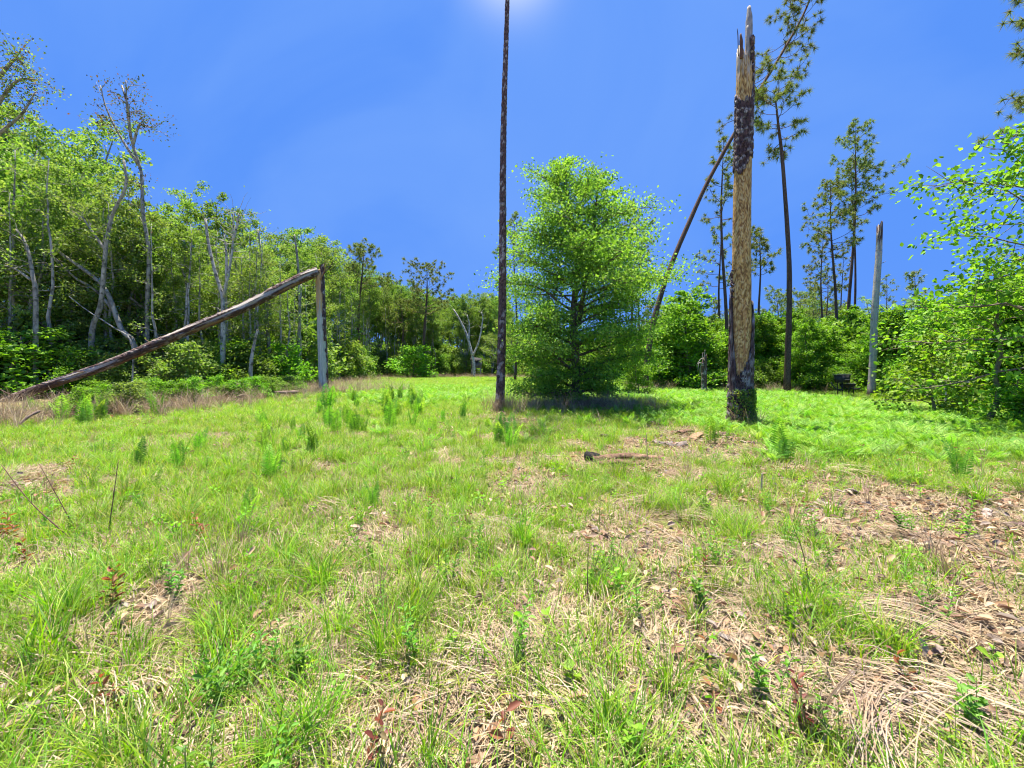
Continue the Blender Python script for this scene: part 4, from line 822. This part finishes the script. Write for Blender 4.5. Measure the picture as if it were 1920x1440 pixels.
# weeds
K = [weed(720, .22, 10, BL_G, .032), weed(721, .28, 14, [(.13, .33, .025), (.19, .43, .035)], .035, 4, .42), weed(722, .16, 8, BL_G[:3], .04, 2, .6), weed(723, .26, 12, [(.11, .3, .03), (.17, .38, .04)], .03, 5, .4),
     weed(724, .2, 9, [(.30, .09, .05), (.20, .05, .04), (.16, .14, .04)], .04, 2, .5), weed(725, .12, 7, [(.22, .46, .03), (.28, .5, .05)], .04, 2, .85)]
wd = protos('weed', K, M_grass)
x, y, r = sample(7, 26000, lambda y: 15*np.exp(-np.maximum(y-3, 0)/5)+1, ymin=1.3, keep=lambda x, y, r: r.random(len(x)) < .22+.6*green(x, y)*(fbm(np.stack([x*.9, y*.9, x*0+5], -1), 40) > .5))
scatter('weeds', wd, *place(x, y, r, .55, 1.15, 6, .03, w=[.24, .18, .20, .26, .06, .06], tilt=.25), label='small leafy weeds and seedlings between the grass')
# bracken bed on the right
K = [fern_clump(740+i, 8, .32, .9) for i in range(4)]
fb = protos('bracken', K, M_grass)
FERNY = [(1650, 800, 380, 50, 1.2), (1450, 765, 200, 26, 1.0), (1900, 820, 160, 60, 1.0), (1250, 745, 160, 14, .55), (1480, 850, 100, 26, .6), (800, 745, 120, 16, .4)]
x, y, r = sample(8, 60000, lambda y: 42+0*y, ymin=5, ymax=32, keep=lambda x, y, r: r.random(len(x)) < (field(x, y, FERNY)*1.1-.9*field(x, y, BARE))*(fbm(np.stack([x*.8, y*.8, x*0], -1), 50) > .33))
scatter('fern_bed', fb, *place(x, y, r, .6, 1.15, 4, .015, .15), label='dense bed of bright green bracken right of the snag')

# ---- undergrowth filling the dark interior behind the edges
K = [broadleaf(760+i, 2.6, .03, .02, lambda u: 1.5*(1-.4*u), 22, 6, 14, .22, c_, flat=.9, up=(.3, 1.2), bark=(.2, .17, .14))[1] for i, c_ in enumerate([GREEN_D, GREEN_W, GREEN_W, GREEN_B])]
ug = protos('undergrowth', K, M_leaf)
xs, ys, sc = [], [], []; r = rng(99)
for k in range(330):
    px = r.uniform(-500, 960); d = edge(px)+3+r.random()*14; q = G(px, d); xs.append(q[0]); ys.append(d); sc.append(r.uniform(.8, 1.8))
for k in range(260):
    px = r.uniform(930, 2400); d = float(np.interp(px, [930, 1250, 1500, 1900, 2400], [64, 38, 32, 22, 18]))+r.random()*20; q = G(px, d); xs.append(q[0]); ys.append(d); sc.append(r.uniform(.8, 1.7))
for k in range(110):
    px = r.uniform(600, 1260); d = r.uniform(70, 92); q = G(px, d); xs.append(q[0]); ys.append(d); sc.append(r.uniform(1.6, 2.6))
n = len(xs); idx = np.where(np.array(xs) < 4, r.choice([0, 1, 2], n), r.choice([0, 3, 3], n))
scatter('undergrowth', ug, np.column_stack([xs, ys, np.zeros(n)]), np.column_stack([np.zeros(n), np.zeros(n), r.random(n)*6.28]), np.repeat(np.array(sc)[:, None], 3, 1), idx, label='dense undergrowth filling the shade inside the woods')

# ================================================================== single ferns, sprigs, sticks, bark
FK = []
for i in range(4): m = fern_clump(800+i, 4+i % 3, .62, .22); FK.append(m)
froot = [None]*4
def fern(px, py, h, label, group=None, k=0):
    d = F*CH/(py-HZ); o_ = G(px, d); s = h/F*d/.60
    if froot[k] is None:
        ob = FK[k].build('fern', M_grass, None, smooth=False); froot[k] = ob
    else: ob = froot[k].copy(); COL.objects.link(ob)
    if 'group' in ob: del ob['group']
    ob.location = o_; ob.rotation_euler = (0, 0, px*.37); ob.scale = (s*1.05, s*1.05, s); tag(ob, label, 'fern', group); return ob
for px, py, h, lb in [(505, 905, 80, 'widest fern clump in the lit grass left of centre'), (258, 878, 50, 'left fern of the pair standing apart in the left grass'), (336, 880, 62, 'right fern of the pair standing apart in the left grass'),
                      (465, 975, 62, 'low spreading yellow-green fern in the near left grass'), (957, 840, 66, 'upright fern pair just below the tall pine trunk'), (938, 835, 55, 'left neighbour of the upright fern below the tall pine'),
                      (372, 850, 45, 'fern half hidden in grass right of the fern pair'), (728, 800, 55, 'fern clump at the left of the bright middle bank'), (866, 790, 40, 'single narrow fern left of the tall pine trunk'),
                      (1335, 835, 60, 'fern beside the bark pile at the foot of the big snag'), (1470, 868, 70, 'light green fern at the near rim of the bracken bed'), (700, 950, 50, 'thin fern in the middle grass'),
                      (1800, 905, 75, 'fern at the near right corner of the bracken bed'), (612, 775, 50, 'fern right at the foot of the snapped pine')]:
    fern(px, py, h, lb, None, int(px) % 4)
r = rng(5)
for k in range(46):
    if k < 30: px, py, h = r.uniform(545, 830), r.uniform(755, 815), r.uniform(26, 44)
    elif k < 38: px, py, h = r.uniform(480, 650), r.uniform(800, 860), r.uniform(36, 58)
    else: px, py, h = r.uniform(60, 330), r.uniform(775, 800), r.uniform(34, 55)
    fern(px, py, h, 'bright fern among others in the grass below the snapped pine' if k < 38 else 'bright fern under the low end of the fallen pine top', 'ferns below the snapped pine' if k < 38 else 'ferns under the fallen pine top', k % 4)
def leafy(name, label, cat, px, py, mb, mat=None, rz=0, group=None):
    d = F*CH/(py-HZ); o_ = mb.build(name, mat or M_grass, None, smooth=False); o_.location = G(px, d); o_.rotation_euler = (0, 0, rz); return tag(o_, label, cat, group)
RD = [(.30, .08, .05), (.22, .06, .04), (.34, .15, .06)]
leafy('red_sprig', 'red-leaved sprig at the bottom centre among straw', 'seedling', 950, 1425, weed(901, .17, 6, RD, .055, 1, .42))
leafy('red_sprig', 'small red and green sprig left of bottom centre', 'seedling', 683, 1310, weed(902, .09, 5, RD+BL_G[:1], .045, 1, .4))
leafy('red_sprig', 'reddish sprig on bare straw in the lower right', 'seedling', 1318, 1285, weed(903, .17, 8, RD+BL_G[:2], .045, 1, .4))
leafy('red_sprig', 'reddish sprig below the first one in the lower right', 'seedling', 1352, 1385, weed(904, .14, 7, RD+BL_G[:1], .045, 1, .4))
leafy('red_sprig', 'rust-red sprig in the lush grass of the lower left', 'seedling', 200, 1150, weed(905, .3, 12, RD+BL_G[:1], .05, 3, .4))
leafy('red_sprig', 'small rust-red sprig in the middle left grass', 'seedling', 376, 1015, weed(906, .24, 10, RD, .05, 2, .4))
leafy('red_sprig', 'dark red weed clump at the left rim', 'seedling', 12, 1010, weed(907, .22, 10, RD, .06, 3, .4))
VN = [(.24, .50, .03), (.30, .55, .04)]
for k, (px, py, lb) in enumerate([(1085, 1320, 'pale lime vine seedling with round leaves, lower centre'), (978, 1205, 'lime heart-leaved seedling above the lower centre straw'), (1040, 1190, 'lime seedling right of the heart-leaved one'), (1845, 1250, 'large round lime leaf seedling near the right rim'), (1050, 1050, 'lime leaf seedling in the bare middle patch')]):
    leafy('vine_seedling', lb, 'seedling', px, py, weed(920+k, .11, 5, VN, .05, 1, .95))
for k, (px, py, lb) in enumerate([(1325, 1160, 'dark green shrublet on straw, right of centre'), (1440, 1330, 'leafy dark green shrublet in the lower right straw'), (320, 1130, 'glossy green shrublet in the left grass'), (400, 1320, 'green shrublet in the lower left by straw'), (1700, 1010, 'low green plant on the bare soil at right'), (1830, 1380, 'green plant in the bottom right corner'), (560, 1260, 'broad-leaved green plant in the lower left grass')]):
    leafy('shrublet', lb, 'plant', px, py, weed(940+k, .2, 13, [(.09, .25, .02), (.13, .32, .025), (.18, .40, .03)], .038, 5, .5))
def stick(name, label, pts, rad, col, mat=None, cat='stick', side=()):
    """pts: (px, py_of_ground_below, height_m) along the stick"""
    W_ = []
    for px, py, h in pts:
        d = F*CH/(py-HZ); q = G(px, d); q[2] += h; W_.append(q)
    b = W_[0].copy(); m = MB(); p = spline(np.array(W_)-b, 14); tube(m, p, rad*np.linspace(1, .45, 14), 5, col, jit=.25, seed=int(pts[0][0]))
    for q in side:
        s = interp(p, q); dd_ = rng(int(q*100)).normal(size=3)*.06; tube(m, np.stack([s, s+dd_, s+dd_*1.8+[0, 0, .03]]), [.003, .002, .001], 3, col)
    o_ = m.build(name, mat or M_stem, None); o_.location = b; return tag(o_, label, cat)
ST = (.17, .10, .08); DS = (.45, .36, .24)
stick('dry_stalk', 'long bare reddish stem leaning left in the left grass', [(135, 1010, 0), (60, 1010, .33), (2, 1010, .68)], .006, ST, side=(.5, .7))
stick('dry_stalk', 'second bare stem parallel to the long leaning one', [(147, 1000, 0), (110, 1000, .33), (73, 1000, .66)], .005, ST, side=(.4,))
stick('dry_stalk', 'upright dark stem right of the two leaning ones', [(203, 1000, 0), (212, 1000, .3), (222, 1000, .66)], .005, ST, side=(.5,))
stick('dry_stalk', 'upright brown stem on bare straw right of centre', [(1104, 1160, 0), (1102, 1160, .15), (1103, 1160, .40)], .005, ST, side=(.4, .8))
stick('dry_stalk', 'thin upright stem in the grass left of the brown one', [(820, 1110, 0), (822, 1110, .2), (826, 1110, .42)], .003, ST)
stick('dry_stalk', 'dark thin stem leaning left at the right of the matted grass', [(1517, 1100, 0), (1505, 1100, .22), (1486, 1100, .40)], .004, ST)
stick('dry_stalk', 'pale dry flower stalk in front of the big snag', [(1214, 865, 0), (1213, 865, .22), (1212, 865, .45)], .009, DS)
stick('dry_stalk', 'grey weathered stick stub standing right of centre', [(1428, 930, 0), (1428, 930, .12), (1429, 930, .25)], .014, (.35, .30, .27))
stick('fallen_twig', 'long straw coloured cane lying across the centre right', [(1125, 1160, .02), (1200, 1120, .05), (1280, 1082, .05), (1375, 1060, .08)], .005, DS, cat='twig')
stick('fallen_twig', 'pale cane lying in the lower left centre', [(730, 1370, .02), (790, 1352, .05), (880, 1322, .04)], .005, DS, cat='twig')
stick('fallen_twig', 'bleached thin cane sloping across the right grass', [(1140, 950, .04), (1210, 985, .06), (1300, 1040, .03)], .003, (.5, .46, .4), cat='twig')
stick('fallen_twig', 'cane lying beside the matted grass on the right', [(1300, 1090, .1), (1400, 1085, .06), (1560, 1100, .02)], .005, DS, cat='twig')
stick('fallen_twig', 'straw coloured stem lying in the lower right corner', [(1290, 1350, .02), (1340, 1400, .04), (1380, 1440, .02)], .005, DS, cat='twig')
def slab(name, label, px, py, L_, Wd, Th, rz, seed, col, tilt=.1, cat='bark piece', z=.02, group=None):
    L_ *= .95; Wd *= .85; Th *= .8; d = F*CH/(py-HZ); r = rng(seed); nu, nv = 9, 22; U, V = np.meshgrid(np.linspace(-1, 1, nu), np.linspace(-.5, .5, nv)); wv = Wd*(.5+.28*fbm(np.stack([V*8, U*0, U*0], -1), seed)+.12*r.random((nv, 1)))
    X_ = V*L_; Y_ = U*wv; arch = Th*(1-U**2)+.015*fbm(np.stack([X_*20, Y_*20, U*0], -1), seed+1)+.04*np.sin(V*5+seed)*L_
    top = np.stack([X_, Y_, arch+Th*.35], -1).reshape(-1, 3); bot = np.stack([X_, Y_*.96, arch-.008], -1).reshape(-1, 3); i = np.arange(nv-1)[:, None]*nu+np.arange(nu-1)[None]; q = np.stack([i, i+1, i+nu+1, i+nu], -1).reshape(-1, 4); n = nu*nv
    e1 = np.arange(nv-1)*nu; e2 = e1+nu-1; t1 = np.arange(nu-1); t2 = t1+(nv-1)*nu
    c = np.array(col)*(.6+.8*fbm(np.stack([X_*25, Y_*25, U*0], -1), seed+2)[..., None]).reshape(-1, 1)
    m = MB(); m.add(np.vstack([top, bot]), [q, q[:, ::-1]+n, np.stack([e1, e1+nu, n+e1+nu, n+e1], -1), np.stack([e2, n+e2, n+e2+nu, e2+nu], -1), np.stack([t1, n+t1, n+t1+1, t1+1], -1), np.stack([t2, t2+1, n+t2+1, n+t2], -1)], np.vstack([c, c*.6]))
    o_ = m.build(name, M_bark, None); o_.location = G(px, d)+np.array([0, 0, z]); o_.rotation_euler = (r.normal()*tilt, r.normal()*tilt, rz); return tag(o_, label, cat, group)
RB = (.19, .12, .085); GB = (.24, .20, .185); BB = (.05, .04, .04)
slab('bark_slab', 'long red-brown slab of bark lying in the centre grass', 1170, 862, 1.15, .13, .05, .18, 1, RB)
slab('bark_slab', 'second red bark strip stepped below the long slab', 1168, 873, .8, .10, .04, .05, 2, RB)
slab('bark_slab', 'curled pinkish bark strip right of the long slab', 1215, 864, .5, .07, .05, -.05, 3, (.30, .19, .13))
slab('bark_slab', 'grey bark chunk left of the bark pile', 1243, 833, .4, .14, .06, .1, 4, GB)
slab('bark_slab', 'grey arched bark piece in the bark pile', 1268, 836, .42, .15, .07, -.1, 5, GB)
slab('bark_slab', 'broad tan bark sheet tilted in the bark pile', 1296, 826, .65, .22, .05, .6, 6, (.36, .24, .15), .25)
slab('bark_slab', 'dark bark piece behind the tan sheet in the pile', 1285, 815, .5, .13, .06, .5, 7, (.2, .12, .09), .2)
slab('bark_slab', 'dark bark piece lying left of the snag foot', 1360, 822, .45, .14, .06, .1, 8, (.14, .09, .08))
slab('bark_slab', 'flat dark bark scrap in the grass above the long slab', 1145, 826, .5, .10, .05, .3, 9, (.10, .07, .06))
slab('bark_slab', 'grey bark flake lying on the bare soil at right', 1598, 925, .22, .11, .04, .7, 10, (.42, .33, .30), .3)
slab('bark_slab', 'dark bark piece in the grass behind the big snag, left side', 1355, 762, .9, .3, .1, .1, 11, (.13, .08, .08))
k = 0
for px, py in [(1330, 850), (1350, 855), (1385, 862), (1412, 838), (1440, 850), (1405, 846), (1318, 842), (1290, 850), (1560, 905), (1640, 960), (1690, 975), (1740, 965), (1610, 955), (1545, 945), (1880, 950), (1900, 985), (1850, 970), (1378, 832), (1420, 828), (1395, 836)]:
    k += 1; slab('bark_chip', 'small bark chip scattered on the soil near the big snag' if px < 1500 else 'small bark chip scattered on the bare soil at right', px, py, .10+.12*rng(k).random(), .06, .02, k*1.7, 30+k, [(.28, .18, .13), (.16, .11, .1), (.4, .32, .28)][k % 3], .3, 'bark chip', .015, 'bark chips near the big snag' if px < 1500 else 'bark chips on the bare soil at right')
d = F*CH/(863-HZ); m = MB(); tube(m, spline([(-.12, 0, .06), (0, 0, .08), (.14, .02, .05)], 10), np.array([.05, .09, .10, .095, .09, .085, .08, .08, .07, .04]), 9, (.028, .028, .03), jit=.35, seed=3); o_ = m.build('charred_chunk', M_bark, None); o_.location = G(1110, d); tag(o_, 'black charred wood chunk at the left end of the long slab', 'wood chunk')
# logs in the dead brush at the left
for a, b, d, rr_, lb in [((432, 722), (492, 728), 18.5, .12, 'dark rotting log in dry brush below the leaning stub'), ((455, 742), (560, 735), 19.5, .08, 'thin grey log lying along the dry brush line'), ((30, 800), (75, 770), 9.8, .03, 'grey branch in brown brush at the left edge'), ((355, 735), (420, 748), 17, .04, 'dead stick lying in brown brush before the left wood')]:
    A_, B_ = P(*a, d), P(*b, d+.4); A_[2] = max(A_[2], rr_*.8); B_[2] = max(B_[2], rr_*.8); m = MB(); tube(m, spline([A_-A_, (B_-A_)*.5+[0, 0, .04], B_-A_], 14), rr_*(1+.15*np.sin(np.arange(14)*1.3)), 8, (.20, .15, .13), jit=.3, seed=int(d)); o_ = m.build('fallen_log', M_wood, None); o_.location = A_; tag(o_, lb, 'log')
# dead brush tangles
def tangle(seed, n, L_, h, col):
    r = rng(seed); m = MB()
    for k in range(n):
        s = np.array([r.normal()*L_*.5, r.normal()*L_*.3, r.random()*h*.5]); d = nrm(rdir(r, 1)[0]*np.array([1, 1, .8])); t = np.linspace(0, 1, 6)[:, None]; l = L_*(.3+.6*r.random())
        p = s+d*l*t+np.cumsum(r.normal(size=(6, 3))*.05*l, 0)-np.array([0, 0, .3])*l*t**2; p[:, 2] = np.abs(p[:, 2]); tube(m, p, np.linspace(.008, .003, 6), 3, np.array(col)*(.6+.8*r.random()), cap=False)
    return m
r = rng(12); TG = [tangle(1000+i, 60, 1.0, .7, c_) for i, c_ in enumerate([(.30, .20, .16), (.24, .18, .14), (.38, .30, .22)])]; troot = [None]*3
def brush(x, y, s, label, group=None, i=0):
    if troot[i] is None: ob = TG[i].build('dead_brush', M_stem, None); troot[i] = ob
    else: ob = troot[i].copy(); COL.objects.link(ob)
    if 'group' in ob: del ob['group']
    ob.location = (x, y, float(gz(x, y))); ob.rotation_euler = (0, 0, x*3.1+y); ob.scale = (s*1.3, s, s); tag(ob, label, 'brush pile', group); return ob
for k in range(30):
    yy = 10+14*(k/30)+r.normal()*.3; brush(left_edge(yy)-.5-abs(r.normal())*.8, yy, r.uniform(.6, 1.0), 'tangle of brown dead twigs along the foot of the left wood', 'dead brush along the left wood', k % 3)
for k, (x_, y_, s_) in enumerate([(1.9, 14.7, .9), (2.9, 14.8, 1.0), (3.6, 15.0, .8), (2.4, 14.5, .7)]): brush(x_, y_, s_, 'tangle of brown dead twigs under the bushy oak', 'dead brush under the oak', k % 3)
brush(-8.3, 23.6, 1.0, 'pale dead brush just right of the snapped pine foot', None, 2)
# creeper and debris at the foot of the big snag
m = MB(); r = rng(13); n = 1300; zc = r.random(n)**.8*1.0; a = -pi/2+.25+r.normal(size=n)*.75; rr_ = .31+.06*r.random(n)+.22*np.maximum(0, .5-zc)*r.random(n); c = np.column_stack([rr_*np.cos(a), rr_*np.sin(a), zc])
kp = (np.abs(np.sin(a*3+zc*5)) > .25) | (zc < .3); c = c[kp]; n = len(c); ln = .035+.03*r.random(n); leaves(m, c, nrm(rdir(r, n)-[0, 0, .6]), nrm(np.column_stack([c[:, :2], np.full(n, .2)])+rdir(r, n)*.5), ln, ln*.6, pal(r, n, [(.12, .24, .03), (.20, .34, .04), (.34, .38, .07), (.07, .14, .02)]), fine=True)
for k in range(9):
    a0 = -pi/2+.25+r.normal()*.5; zz = np.linspace(0, .8+.4*r.random(), 10); tube(m, np.column_stack([.32*np.cos(a0+.3*np.sin(zz*3)), .32*np.sin(a0+.3*np.sin(zz*3)), zz]), .006, 4, (.13, .09, .05), cap=False)
cr = m.build('creeper', M_grass, None, smooth=False); cr.location = G(1387, 10.5); tag(cr, 'leafy green creeper climbing the foot of the big snag', 'creeper')
